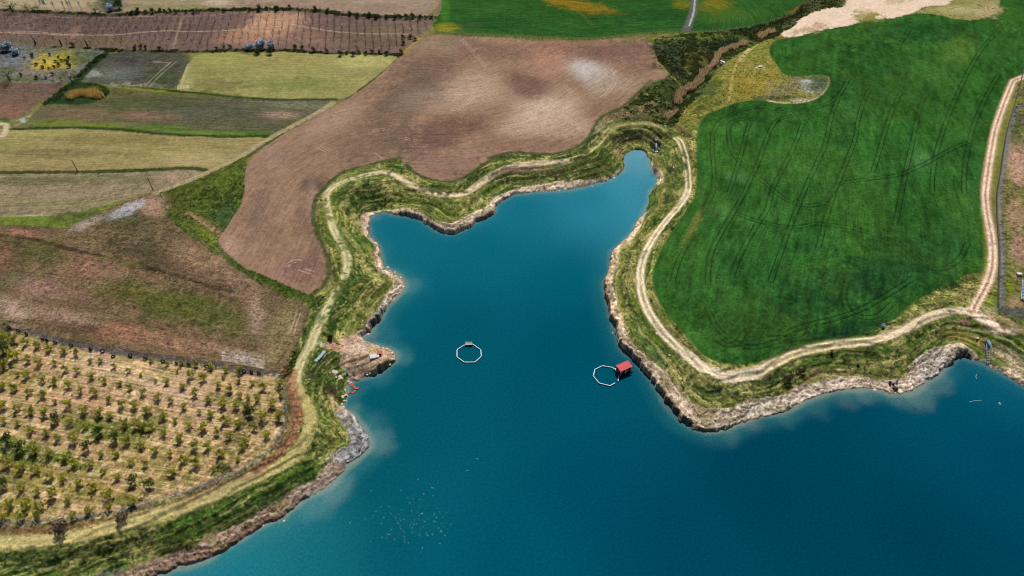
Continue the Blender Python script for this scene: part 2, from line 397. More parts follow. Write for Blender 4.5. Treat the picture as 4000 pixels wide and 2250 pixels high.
blob(650,355,220,14,C(104,112,44),.7,rot=4); blob(600,450,110,18,C(140,108,92),.75); blob(330,450,130,25,C(122,100,80),.6); blob(200,480,130,14,C(104,118,46),.85); blob(420,490,120,12,C(110,124,46),.8); blob(580,500,130,10,C(84,116,40),.85); blob(850,520,170,8,C(90,124,42),.85); blob(1090,450,70,16,C(160,132,118),.75); blob(1150,410,120,16,C(120,120,98),.7); blob(800,430,200,40,C(76,82,70),.6); blob(560,400,200,25,C(70,78,48),.5); blob(1000,480,120,25,C(88,88,74),.5); blob(1010,520,60,12,C(70,100,40),.7); blob(470,360,60,20,C(88,86,50),.7)
paint([(41,505),(88,499),(207,500),(362,500),(518,512),(621,525),(751,533),(1000,533),(1060,535),(1000,578),(958,597),(880,637),(807,670),(751,657),(647,662),(466,670),(305,676),(0,680),(0,520)], C(146,134,90), 'stubble_field', .5, .5, guide=[(0,600),(400,595),(1000,600)], amp=.45, mot=.35, scrub=0, rgh=.05)
blob(750,620,120,26,C(170,156,112),.7); blob(150,520,200,12,C(150,148,88),.6); blob(250,600,300,18,C(112,104,68),.6); blob(420,545,200,18,C(116,110,64),.6); blob(200,655,220,14,C(140,118,84),.6); blob(600,585,200,14,C(150,144,88),.5); blob(40,560,80,20,C(134,134,80),.6)
paint([(0,684),(305,679),(466,673),(647,665),(751,660),(800,668),(770,695),(700,725),(621,752),(569,752),(518,768),(388,809),(259,835),(129,845),(0,853)], C(134,122,96), 'stubble_field', .5, .5, guide=[(0,850),(259,833),(560,755)], amp=.5, mot=.5, scrub=0, rgh=.06)
blob(150,710,220,20,C(92,94,66),.7); blob(450,700,160,18,C(104,104,70),.6); blob(700,690,90,26,C(160,140,116),.7); blob(300,790,260,16,C(128,124,84),.6); blob(120,845,150,6,C(170,165,140),.7); blob(250,740,260,14,C(140,118,100),.5)
ruts([(0,801),(150,800),(350,785),(480,765)],2,.5,C(84,78,56),.6,-.05)
paint([(0,855),(129,848),(259,838),(388,812),(500,776),(470,790),(362,842),(290,880),(254,893),(181,885),(0,877)], C(104,122,50), 'meadow', .5, .4, guide=[(0,860),(259,860),(480,780)], amp=.3, mot=.5, scrub=.1, rgh=.1)
line(W([(0,880),(181,888),(254,895),(290,882)],0), 1.2, C(90,76,60), .8)
for pts, wd in (([(40,506),(207,499),(362,499),(518,510),(621,523),(751,531),(1000,531),(1050,534)],2.2),([(0,676),(305,673),(466,668),(647,660),(751,656),(800,664)],2.6),([(466,336),(569,347),(776,365),(1000,386),(1311,388)],2.0)):
    line(W(pts,1), wd, C(46,66,32), .9, .5, .7, scrub=.4)
line(W([(466,338),(569,349),(640,356)],1), 2.2, C(140,145,50), .6, .8, 1)
# track that runs diagonally between the fields
DT = [(606,756),(700,722),(800,680),(880,645),(958,600),(1047,545),(1100,515),(1233,447),(1300,402)]
line(W(DT,1), 3.6, C(158,146,110), .85, .8, .6, zone='dirt_road')
ruts(DT,1.7,.6,C(178,164,130),.6,-.04)
line(offset(W([(880,660),(960,615),(1050,552),(1110,520),(1233,458),(1336,400),(1440,330),(1518,261),(1575,214)],1),-.5), 2.2, C(52,74,34), .85, .6, .7, scrub=.4)
line(W([(0,468),(20,480),(28,500),(10,540),(0,560)],1), 2.6, C(205,190,160), .8, .8, .7, zone='dirt_road')
blob(85,475,34,14,C(180,195,190),.7,rot=-25,nz=1.3); blob(20,470,20,10,C(60,90,40),.8)
# triangle of rough grass
paint([(610,757),(700,728),(807,686),(900,640),(964,605),(960,652),(955,750),(942,802),(906,854),(870,912),(857,947),(880,983),(958,1050),(1000,1061),(1104,1107),(1197,1149),(1233,1158),(1215,1180),(1207,1190),(1104,1159),(1000,1104),(906,1041),(828,989),(750,932),(673,870),(621,803)], C(80,92,40), 'meadow', .5, .7, guide=[(610,757),(750,932),(1000,1104)], amp=.3, mot=.9, scrub=.5, rgh=.2)
blob(880,820,50,60,C(62,84,50),.7,nz=.8); blob(700,800,60,50,C(74,80,38),.6); blob(820,930,60,25,C(112,122,46),.7,rot=40); blob(900,700,60,40,C(90,102,42),.6)
line(W([(735,835),(780,855),(830,895),(862,920)],1), 3.0, C(140,116,88), .85, .8, .8, zone='bare_earth')
# big mixed field on the left
paint([(0,879),(181,887),(254,895),(290,882),(362,843),(466,791),(549,766),(606,755),(621,802),(673,869),(750,931),(828,988),(906,1040),(1000,1102),(1104,1159),(1207,1190),(1207,1247),(1192,1293),(1171,1345),(1135,1413),(1119,1438),(1088,1459),(1000,1455),(880,1433),(776,1418),(673,1405),(569,1392),(466,1376),(362,1361),(259,1340),(155,1314),(78,1288),(0,1268)], C(108,90,68), 'fallow_field', .5, .6, guide=[(0,1100),(300,1170),(700,1300),(1100,1380)], amp=.4, mot=.85, scrub=0, rgh=.12, var=.2)
for a in ((430,850,170,25,C(66,72,48),.7,0),(560,900,180,40,C(80,78,56),.6,10),(150,980,150,60,C(78,82,46),.75,15),(40,1090,80,30,C(94,104,70),.6,0),(330,1050,110,60,C(140,106,90),.7,10),(180,1130,120,40,C(150,118,106),.75,10),
 (560,980,160,40,C(70,66,50),.6,15),(640,1030,200,50,C(76,70,50),.5,20),(560,1150,240,40,C(86,88,42),.8,12),(780,1210,210,55,C(84,90,44),.85,10),(900,1260,130,60,C(88,90,48),.7,10),(50,1210,100,40,C(180,154,136),.75,10),(220,1230,170,30,C(160,132,116),.7,10),(380,1290,200,20,C(84,58,50),.6,8),
 (500,1300,90,30,C(160,110,90),.75,8),(700,1345,260,34,C(150,116,92),.8,8),(960,1388,80,16,C(182,166,152),.5,12),(600,800,40,40,C(160,130,112),.8,0),(490,818,75,18,C(178,180,186),.65,-25),(350,868,70,14,C(170,150,140),.7,-25),(800,1030,150,50,C(146,118,96),.75,30),(960,1130,120,60,C(132,110,90),.7,30),
 (1000,1240,40,70,C(168,142,124),.7,0),(60,910,120,20,C(150,112,94),.75,5),(20,1000,40,60,C(120,86,74),.6,0),(1100,1300,60,120,C(138,124,88),.7,20),(60,1280,100,16,C(160,130,110),.6,10),(750,1080,120,40,C(108,84,72),.5,20)):
    blob(*a[:6], rot=a[6], soft=1.2, nz=.7)
line(W([(0,890),(104,925),(233,962),(362,993),(466,1019),(569,1045),(640,1062),(760,1100),(900,1140)],1), 1.6, C(62,52,36), .8, .7, .6, dz=-.1)
line(W([(370,1000),(466,1018),(560,1040)],1), 1.4, C(100,104,46), .6, .5, .6)
for k in range(5): line(W([(120+8*k,1235+14*k),(300,1262+13*k),(520+30*k,1298+16*k)],1), .5, C(80,56,50), .5, .4, .5, breakup=.45)
ruts([(760,1420),(765,1385),(800,1365),(860,1372),(960,1395)],2.2,.5,C(160,132,112),.5)
for k in range(4): line(W([(870,1378+9*k),(940,1392+9*k),(1030,1410+9*k)],1), .6, C(214,200,190), .6, .4, .6)
ruts([(1165,1225),(1150,1270),(1140,1300)],1.4,.5,C(190,170,150),.6)
line(W([(1130,1345),(1110,1385),(1085,1420)],1), .8, C(76,66,44), .6)
# verge hedge between that field and the bank road
line(W([(1245,1170),(1222,1250),(1200,1310),(1170,1370),(1140,1430),(1125,1455)],1), 4.4, C(62,84,36), .9, 1, 1, zone='grassy_bank', scrub=.7)
# ploughed field in the middle
PF = [(2000,150),(2129,163),(2259,163),(2414,150),(2546,150),(2554,202),(2575,243),(2621,305),(2569,331),(2512,352),(2476,393),(2430,430),(2362,455),(2336,487),(2311,543),(2259,585),(2181,608),(2104,608),(2000,600),(1958,611),(1880,657),(1828,699),(1776,717),(1699,714),(1621,688),(1575,647),(1569,621),(1492,637),(1414,657),(1352,673),(1305,704),(1269,745),(1243,776),(1233,854),(1254,910),(1280,967),(1300,1024),(1300,1071),(1280,1117),(1233,1154),(1197,1149),(1104,1107),(1000,1061),(958,1050),(880,983),(857,947),(864,916),(906,854),(942,802),(955,740),(960,652),(1000,600),(1104,523),(1233,455),(1336,399),(1440,331),(1518,259),(1575,212),(1647,150),(1699,137),(1802,142)]
paint(PF, C(142,115,95), 'ploughed_field', .45, .4, guide=[(1100,1130),(1240,850),(1300,720),(1500,640),(1800,640),(2100,590),(2300,520),(2560,330)], amp=.42, mot=.34, scrub=0, rgh=.07, var=.08)
for a in ((1850,350,140,70,C(174,150,128),.85,-10),(2130,440,130,70,C(190,168,144),.9,-15),(2180,500,170,60,C(176,150,130),.7,0),(2290,275,95,40,C(188,182,178),.95,20),(2350,310,60,60,C(168,150,136),.7,0),(2150,230,90,60,C(168,126,106),.8,0),(2430,330,90,40,C(160,138,118),.7,0),
 (1740,520,130,60,C(104,76,70),.75,-20),(2050,330,90,40,C(112,84,74),.8,20),(2370,200,160,35,C(116,88,78),.8,0),(2490,230,70,60,C(124,94,84),.6,0),(1650,280,190,80,C(112,92,80),.75,-40),(1560,420,160,60,C(104,88,74),.6,-35),(1500,560,200,50,C(106,88,76),.6,-10),(1380,540,120,40,C(120,100,84),.5,0),
 (1230,725,50,30,C(82,68,62),.8,0),(1150,600,140,40,C(136,112,94),.7,-20),(1300,470,120,40,C(158,134,116),.75,-30),(1060,620,60,60,C(148,124,106),.6,-30),(1010,820,40,110,C(116,96,84),.6,10),(1190,850,40,60,C(112,88,78),.6,0),(1220,780,22,70,C(156,128,110),.7,0),(1080,1050,130,40,C(152,120,104),.6,20),(1200,1060,90,60,C(118,88,82),.6,0),
 (900,960,50,40,C(168,138,120),.7,40),(1950,200,160,30,C(120,92,82),.6,0),(1700,180,90,40,C(140,122,100),.7,0),(1900,600,120,30,C(150,118,106),.6,-10),(1700,640,110,50,C(136,106,96),.6,0),(2350,430,60,40,C(132,102,88),.7,0),(2080,560,200,30,C(128,100,84),.6,0),(1640,390,80,40,C(150,130,114),.5,0),(1240,960,30,60,C(104,80,72),.5,0),(2120,180,100,18,C(140,104,88),.6,0)):
    blob(*a[:6], rot=a[6], soft=1.3, nz=.4)
for pts in ([(1800,150),(1840,195),(1880,240),(1905,268)],[(1800,420),(1830,400),(1850,370)],[(1760,430),(1800,425)],[(1455,510),(1500,505)],[(1580,540),(1625,550)],[(1460,600),(1485,620)],[(1240,570),(1275,590)],[(2210,455),(2280,510)],[(2200,330),(2240,370)],[(2240,250),(2290,285),(2340,300)],[(2395,270),(2410,300),(2385,350),(2350,380)],[(1120,1035),(1160,1015),(1185,1030)],[(1170,1050),(1220,1065)],[(2360,350),(2300,370)],[(2080,430),(2130,400)]):
    ruts(pts,1.6,.5,C(196,178,158),.5,0,.3,breakup=.35)
# young orchard at lower left
paint([(0,1270),(78,1290),(155,1316),(259,1343),(362,1364),(466,1379),(569,1395),(673,1408),(776,1421),(880,1436),(1000,1460),(1085,1462),(1105,1500),(1112,1560),(1112,1600),(1106,1690),(1060,1750),(1035,1775),(1000,1806),(854,1874),(750,1910),(642,1946),(533,1977),(424,2003),(311,2024),(254,2029),(78,2040),(0,2045)], C(182,152,114), 'orchard_ground', .6, .6, guide=[(0,1560),(1000,1870)], amp=.85, mot=.6, scrub=.05, rgh=.14, var=.16)
for a in ((480,1450,200,50,C(214,184,156),.7,15),(620,1520,200,40,C(196,164,136),.6,15),(150,1430,120,50,C(180,144,114),.6,0),(20,1350,50,90,C(96,100,50),.85,0),(60,1480,80,50,C(150,128,76),.7,0),(150,1860,280,70,C(140,124,66),.75,10),(60,1760,110,40,C(88,104,42),.85,15),(240,1790,160,26,C(86,104,42),.8,15),(430,1680,150,46,C(92,106,44),.85,15),(560,1640,60,40,C(98,100,48),.6,0),(540,1780,160,50,C(168,140,90),.6,0),
 (350,1920,260,40,C(150,130,66),.7,0),(60,1980,110,50,C(140,126,52),.8,0),(700,1880,120,30,C(150,130,80),.7,0),(900,1760,130,70,C(140,118,76),.75,0),(960,1640,60,40,C(92,92,50),.75,0),(880,1830,50,20,C(60,70,38),.8,0),(920,1720,70,30,C(92,88,50),.7,0),(300,1560,200,40,C(188,150,118),.6,0),(760,1700,120,50,C(196,164,130),.5,0),(880,1560,60,20,C(110,106,60),.7,10),(500,1960,60,20,C(96,100,40),.7,0),(640,1830,160,30,C(180,148,100),.5,0),(1060,1600,40,110,C(176,150,108),.7,0),(120,1930,120,16,C(178,142,106),.6,5),(470,1890,50,40,C(186,150,110),.7,0)):
    blob(*a[:6], rot=a[6], soft=1.2, nz=.9, scrub=(.55 if a[4][1] > a[4][0] * .98 and a[4][1] < .16 else None))
FL = [(0,1268),(78,1288),(155,1314),(259,1340),(362,1361),(466,1376),(569,1392),(673,1405),(776,1418),(880,1433),(1000,1457),(1085,1460)]
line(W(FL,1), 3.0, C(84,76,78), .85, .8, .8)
FB = [(0,2047),(78,2042),(254,2031),(311,2026),(424,2005),(533,1979),(642,1948),(750,1912),(854,1876),(1000,1808),(1035,1777),(1062,1748),(1106,1690),(1112,1600),(1108,1540),(1098,1495),(1080,1462)]
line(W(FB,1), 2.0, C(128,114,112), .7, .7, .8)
# brown strip outside the fence
line(offset(W(FB,1), -2.6), 2.8, C(128,92,74), .8, 1, .9, zone='bare_earth')
# ---------------------------------------------------------------- right-hand side
CF = [(2725,497),(2719,569),(2722,673),(2717,750),(2709,781),(2663,848),(2621,910),(2585,973),(2554,1040),(2549,1102),(2564,1164),(2595,1216),(2642,1273),(2694,1335),(2740,1387),(2807,1418),(2880,1428),(2947,1418),(3000,1407),(3104,1361),(3207,1335),(3362,1309),(3440,1278),(3518,1231),(3569,1180),(3647,1133),(3725,1107),(3776,1066),(3849,1061),(3862,998),(3859,931),(3844,854),(3833,750),(3828,700),(3844,647),(3854,559),(3880,466),(3911,388),(3958,290),(4000,190),(4000,0),(3932,0),(3901,31),(3880,57),(3807,78),(3735,72),(3647,52),(3559,54),(3445,72),(3362,88),(3259,109),(3181,122),(3067,150),(3021,160),(3005,186),(3010,217),(3036,254),(3057,290),(3114,300),(3181,292),(3238,295),(3243,321),(3223,362),(3186,388),(3119,406),(3052,404),(3000,396),(2958,388),(2880,399),(2828,419),(2766,445),(2740,466)]
# valley scrub between the fields
paint([(2546,150),(2678,135),(2776,128),(2906,112),(3000,90),(3129,44),(3236,0),(3331,0),(3310,26),(3171,55),(3104,100),(3030,145),(3000,180),(2960,170),(2880,215),(2780,290),(2740,380),(2700,400),(2660,450),(2640,500),(2560,480),(2480,478),(2362,458),(2430,430),(2476,393),(2512,352),(2569,331),(2621,305),(2575,243),(2554,202)], C(78,84,50), 'grassy_bank', .8, .9, guide=[(2560,320),(2700,250),(3000,120)], amp=.35, mot=.9, scrub=.9, rgh=.3, var=.25)
for a in ((2640,230,90,60,C(46,54,38),.8,30),(2830,165,110,30,C(40,50,40),.85,-20),(2695,240,18,45,C(146,138,76),.85,5),(2760,235,50,35,C(104,98,56),.7,0),(2700,145,180,8,C(96,112,50),.8,0),(2560,350,60,30,C(66,80,40),.7,0),(2540,420,50,26,C(140,118,92),.7,20),(2440,445,60,14,C(132,110,88),.6,-10),(2600,440,40,40,C(62,76,40),.6,0),(2960,110,80,12,C(60,80,46),.6,-20),(3080,70,60,12,C(36,44,32),.8,-25)):
    blob(*a[:6], rot=a[6], soft=1.1, nz=.9)
line(W([(2575,243),(2621,300),(2665,340)],1), 1.2, C(150,140,80), .7)
line(W([(2550,152),(2640,149),(2700,146)],1), 1.0, C(150,140,100), .6)
# meadow
paint([(2960,170),(3010,150),(3030,160),(3005,186),(3010,217),(3036,254),(3057,290),(3114,300),(3181,292),(3238,295),(3243,321),(3223,362),(3186,388),(3119,406),(3052,404),(3000,396),(2958,388),(2880,399),(2828,419),(2766,445),(2740,466),(2725,500),(2690,520),(2640,500),(2660,450),(2700,400),(2740,380),(2790,290),(2880,215)], C(128,126,62), 'meadow', .8, .8, guide=[(2740,470),(2850,250),(3000,160)], amp=.3, mot=.7, scrub=.3, rgh=.16)
for a in ((2960,320,110,60,C(146,130,56),.8,0),(2760,350,50,60,C(74,92,48),.8,0),(2720,440,50,50,C(70,80,44),.7,0),(3130,330,70,40,C(120,118,88),.85,0),(3170,345,50,30,C(186,184,176),.6,0),(3060,350,60,30,C(132,128,90),.7,0),(3140,392,90,8,C(190,180,160),.8,-5),(3190,335,30,30,C(80,86,62),.7,0),(2900,200,60,25,C(124,136,60),.6,-20),(3000,385,60,8,C(66,78,60),.7,5),(2690,500,40,30,C(96,120,60),.7,0),(3060,380,40,8,C(60,70,50),.7,0)):
    blob(*a[:6], rot=a[6], soft=1.1, nz=1.1)
line(W([(2960,175),(2920,205),(2880,240),(2865,280),(2855,330),(2848,395)],1), 1.1, C(176,162,96), .8, .5, .5)
line(W([(2925,190),(2905,215),(2890,235)],1), 2.4, C(196,178,130), .7, .8, .6)
line(W([(3238,297),(3245,321),(3225,362),(3188,388),(3121,405),(3052,403),(3000,394)],1), 1.5, C(200,186,150), .85, .4, .4)
blob(2970,262,12,5,C(235,235,230),.9,nz=.9,soft=.3); blob(2955,265,5,3,C(235,235,230),.9,soft=.3); blob(3150,318,16,6,C(220,220,220),.7,nz=1.2)
# crop field
paint(CF, C(46,88,36), 'crop_field', .6, .7, guide=[(2725,500),(2717,750),(2585,973),(2549,1102)], amp=.4, mot=.5, scrub=0, rgh=.1, var=.3)
for a in ((3000,1050,260,170,C(34,80,38),.6,0),(2850,1250,200,90,C(36,74,34),.5,0),(3250,1150,200,120,C(32,68,36),.7,-15),(3500,1050,180,100,C(32,70,38),.7,0),(2900,900,160,160,C(58,104,46),.5,0),(3450,620,240,120,C(50,98,44),.6,0),(3750,180,70,50,C(96,124,54),.6,0),(3650,280,140,60,C(56,100,46),.5,0),(3300,300,140,100,C(34,78,38),.5,0),(3550,130,260,40,C(30,72,36),.6,0),(3120,640,120,100,C(52,98,44),.5,0),(3150,200,100,40,C(56,96,40),.6,0),(2850,600,90,70,C(50,98,40),.5,0),(3300,1290,250,25,C(26,58,34),.7,-12),(3700,980,100,90,C(34,76,40),.6,0),(3800,620,30,200,C(42,88,44),.5,0),(2880,1400,120,16,C(30,64,30),.7,0),(3750,850,70,120,C(54,100,46),.4,0),(3374,1020,14,8,C(190,180,130),.0,0),
 (3320,430,40,40,C(70,116,60),.5,0),(2880,690,40,20,C(84,124,80),.5,0),(2830,830,40,30,C(76,116,60),.5,0),(3600,620,40,30,C(74,112,66),.5,0)):
    blob(*a[:6], rot=a[6], soft=1.3, nz=.9)
TL = [[(3000,417),(2932,419),(2870,440),(2813,471),(2782,518),(2782,595),(2792,673),(2787,750),(2751,817),(2709,879),(2683,957),(2647,1024),(2626,1102)],
[(2983,471),(2906,461),(2849,476),(2844,518),(2854,580),(2880,626),(2932,668),(2985,710),(3045,765),(3110,800),(3180,805),(3235,785),(3254,740),(3285,714)],
[(2927,481),(2911,538),(2890,621),(2870,683),(2849,750)],
[(3093,455),(3041,461),(3012,497),(2985,570),(2958,647),(2921,725),(2911,750),(2859,838),(2807,926),(2776,983),(2766,1061),(2766,1112)],
[(3135,481),(3114,549),(3062,652),(3016,735),(3000,817),(2963,869),(2916,947),(2880,1019),(2859,1081)],
[(2875,833),(2932,854),(3000,874),(3078,890),(3140,885),(3186,872),(3248,879),(3342,892),(3445,926),(3518,952),(3569,998),(3621,1045),(3673,1055),(3725,1035),(3761,998),(3780,950)],
[(3321,300),(3300,336),(3269,393),(3243,466),(3228,559),(3192,637),(3150,725),(3100,850),(3041,1009),(3010,1102)],
[(3409,331),(3373,393),(3352,466),(3342,543),(3311,621),(3280,699),(3258,750),(3223,869),(3197,967)],
[(3518,362),(3481,440),(3455,518),(3430,611),(3409,673)],
[(3611,373),(3585,455),(3564,559),(3543,647),(3523,750),(3510,820),(3497,879)],
[(3932,88),(3849,171),(3807,233),(3761,321),(3720,414),(3688,497),(3657,595),(3642,688),(3642,760)],
[(3901,290),(3854,373),(3807,476),(3782,569),(3766,673),(3766,760)],
[(3285,714),(3440,694),(3518,683),(3621,637),(3699,590),(3782,554)],
[(3078,1299),(3155,1268),(3259,1247),(3362,1211),(3466,1154),(3569,1086)],[(3000,1325),(3052,1319),(3104,1325),(3140,1293),(3150,1260)],
[(3311,1092),(3295,1143),(3300,1195),(3336,1231),(3388,1244),(3440,1231),(3481,1190)],
[(2792,1314),(2828,1350),(2880,1345),(2906,1309),(2895,1270)],
[(3000,423),(3104,432),(3181,424),(3248,399),(3290,357),(3311,311)],[(3062,181),(3060,210),(3088,243),(3124,269),(3186,274)],[(3165,215),(3200,195),(3260,175),(3330,180)],
[(3560,105),(3530,150),(3510,180)],[(2760,1200),(2800,1290),(2900,1360),(3000,1350),(3100,1310)],[(3285,205),(3310,195),(3340,180)]]
for t in TL: ruts(t,1.9,.42,C(18,42,24),.8,-.25,nz=.08)
for k in range(5):
    ruts([(2640+k*40,1150),(2680+k*40,1230-k*4),(2760+k*38,1330-k*12),(2860+k*30,1370-k*18),(2960+k*26,1340-k*18)],1.8,.5,C(26,58,30),.28,-.08,breakup=.42)
# road side verges by the crop field
for a in ((3620,1215,90,16,C(142,122,88),.75,-25),(3470,1290,60,10,C(168,146,104),.7,-25),(3780,1140,50,30,C(140,126,84),.7,-30),(2560,1180,12,60,C(150,140,84),.6,-20),(2660,1330,70,14,C(158,140,92),.7,48),(2880,1450,110,10,C(150,126,84),.8,0),(2700,900,14,90,C(128,128,70),.6,30),(3570,1250,70,8,C(60,72,40),.7,-22),(3720,1115,80,10,C(40,60,34),.7,-20)):
    blob(*a[:6], rot=a[6], soft=1.0, nz=.9)
# pale bare ground, top right
paint([(3331,0),(3310,26),(3233,31),(3171,52),(3119,78),(3104,104),(3041,135),(3078,148),(3120,140),(3181,122),(3259,109),(3347,92),(3362,80),(3400,45),(3440,55),(3470,75),(3569,50),(3620,22),(3720,22),(3818,0)], C(222,198,176), 'bare_earth', .8, 1.6, guide=[(3100,130),(3400,30),(3800,5)], amp=.14, mot=.25, scrub=0, rgh=.1, var=.06)
paint([(3818,0),(3720,24),(3620,26),(3569,50),(3647,54),(3735,74),(3807,80),(3880,58),(3901,31),(3932,0)], C(140,136,84), 'meadow', .8, .9, amp=.3, mot=.5, scrub=.1, rgh=.1)
for a in ((3160,115,60,14,C(170,140,112),.7,-10),(3390,65,50,18,C(136,132,72),.85,0),(3860,40,50,20,C(186,164,128),.7,0),(3760,40,90,12,C(180,168,122),.6,0),(3380,40,40,14,C(180,160,120),.5,0),(3500,10,40,12,C(160,150,96),.5,0),(3435,65,14,6,C(230,214,196),.8,0)):
    blob(*a[:6], rot=a[6], soft=1.0, nz=1.2)
# right strip
paint([(4000,228),(3990,280),(3966,388),(3930,502),(3914,595),(3899,699),(3890,750),(3893,880),(3901,983),(3898,1112),(3895,1211),(3947,1237),(4000,1257)], C(120,116,70), 'meadow', .5, .6, guide=[(3985,290),(3914,595),(3895,900)], amp=.3, mot=.8, scrub=.4, rgh=.18)
for a in ((3985,640,40,90,C(180,144,124),.9,0),(3975,850,50,90,C(160,134,104),.85,0),(3985,970,35,60,C(156,124,108),.85,0),(3975,500,30,60,C(84,96,56),.7,0),(3940,1120,22,60,C(122,136,40),.8,0),(3965,1190,40,30,C(150,122,100),.7,0),(3990,400,20,60,C(96,84,84),.6,0),(3915,1000,20,200,C(78,92,46),.6,0),(3985,1225,40,18,C(72,74,60),.8,10)):
    blob(*a[:6], rot=a[6], soft=1.0, nz=1.0)
FR = [(4000,270),(3968,388),(3932,502),(3916,595),(3901,699),(3890,750),(3893,880),(3901,983),(3898,1112),(3895,1211)]
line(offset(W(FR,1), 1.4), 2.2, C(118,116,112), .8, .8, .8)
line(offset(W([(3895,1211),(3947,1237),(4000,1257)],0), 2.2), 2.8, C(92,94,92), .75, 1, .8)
line(offset(W(FR,1), -3.2), 4.0, C(122,132,54), .85, 1, .6)
# ---------------------------------------------------------------- roads
RD1 = [(0,2140),(140,2118),(259,2104),(466,2054),(647,2002),(802,1955),(880,1914),(1000,1866),(1103,1821),(1171,1759),(1207,1697),(1217,1635),(1190,1560),(1155,1500),(1160,1460),(1180,1410),(1207,1371),(1228,1309),(1254,1257),(1280,1205),(1311,1149),(1336,1107),(1357,1055),(1359,998),(1336,952),(1305,905),(1290,859),(1277,807),(1272,770),(1282,745),(1311,723),(1362,704),(1430,683),(1507,668),(1549,688),(1595,719),(1647,742),(1739,764),(1801,769),(1863,730),(1925,683),(2003,644),(2127,640),(2236,629),(2300,596),(2350,545),(2378,507),(2414,490),(2518,481),(2595,507),(2647,538),(2673,595),(2686,663),(2690,720),(2688,750),(2657,802),(2611,853),(2569,905),(2533,962),(2505,1024),(2499,1086),(2507,1154),(2528,1216),(2569,1273),(2621,1335),(2683,1387),(2740,1438),(2807,1468),(2880,1475),(2958,1459),(3000,1433),(3104,1381),(3207,1356),(3336,1340),(3440,1325),(3518,1299),(3595,1252),(3673,1221),(3751,1213),(3802,1218),(3854,1257),(3921,1293),(4000,1328)]
RD1 = [(1000,1860) if p == (1000,1866) else p for p in RD1]
r1 = W(RD1, 2)
k0 = lambda u, v: int(np.argmin(np.hypot(*(r1 - unproj([(u, v)], H0)[0]).T)))
def part(u0, v0, u1, v1):
    a, b = k0(u0, v0), k0(u1, v1)
    return r1[a:b + 1]
# level the road bench a little
line(r1, 3.8, C(140,132,84), .8, .9, .9, zone='dirt_road', amp=.2, mot=.5, scrub=0, rgh=.06)
for (seg, colr, wd, al) in ((part(0,2140,1155,1500), C(190,176,116), 4.2, .75), (part(1155,1500,1272,770), C(190,182,132), 3.6, .85), (part(1272,770,1507,668), C(206,188,148), 2.6, .85), (part(1507,668,2236,629), C(222,200,170), 2.8, .9),
    (part(2236,629,2378,507), C(168,164,96), 2.6, .8), (part(2414,490,2595,507), C(170,160,110), 2.2, .7), (part(2688,750,3000,1433), C(220,202,172), 3.0, .85), (part(2683,1387,2958,1459), C(228,210,184), 4.2, .8), (part(3000,1433,3440,1325), C(200,182,132), 2.8, .7), (part(3440,1325,3802,1218), C(226,206,174), 3.2, .85), (part(3802,1218,4000,1328), C(236,212,190), 5.0, .95)):
    line(seg, wd, colr, al, .8, .7, zone='dirt_road')
for (seg, colr, al) in ((part(2236,629,2378,507), C(206,196,140), .8), (part(2647,538,3440,1325), C(238,222,190), .95), (part(1155,1500,1507,668), C(216,206,166), .7), (part(3440,1325,3751,1213), C(226,206,176), .5), (part(0,2140,1100,1821), C(206,188,136), .5)):
    for s in (-.95, .95):
        line(offset(seg, s), .75, colr, al, .35, .35, -.05)
line(part(2620,853,3440,1325), .5, C(150,136,84), .7, .3, .4, breakup=.35)
# reddish inner path beside the orchard
P2 = [(1000,1842),(1078,1790),(1145,1717),(1171,1655),(1171,1603),(1158,1560),(1145,1500),(1150,1450)]
line(W(P2,1), 2.4, C(150,106,80), .85, .8, .6, zone='dirt_road')
line(W([(700,1975),(854,1910),(1000,1842)],1), 1.8, C(130,94,72), .5, 1, 1)
# north-south road on the right
RD2 = [(3802,1216),(3813,1185),(3849,1123),(3872,1071),(3880,998),(3875,931),(3859,854),(3849,776),(3849,750),(3859,673),(3875,569),(3895,476),(3932,378),(3973,280),(4000,223)]
r2 = W(RD2, 2)
line(r2, 3.9, C(196,160,134), .9, .8, .5, zone='dirt_road', scrub=0, rgh=.05)
for s in (-.9, .9): line(offset(r2, s), .9, C(236,212,188), .9, .35, .35, -.05)
line(r2, .5, C(150,120,90), .6, .3, .3, breakup=.35)
# footpaths on the banks
line(W([(3380,1425),(3450,1422),(3500,1412),(3545,1390),(3580,1360),(3620,1335)],1), 1.0, C(190,170,120), .7, .5, .5)
line(W([(2690,760),(2640,790),(2560,800),(2530,830)],1), 1.2, C(200,184,140), .5, .6, .6)
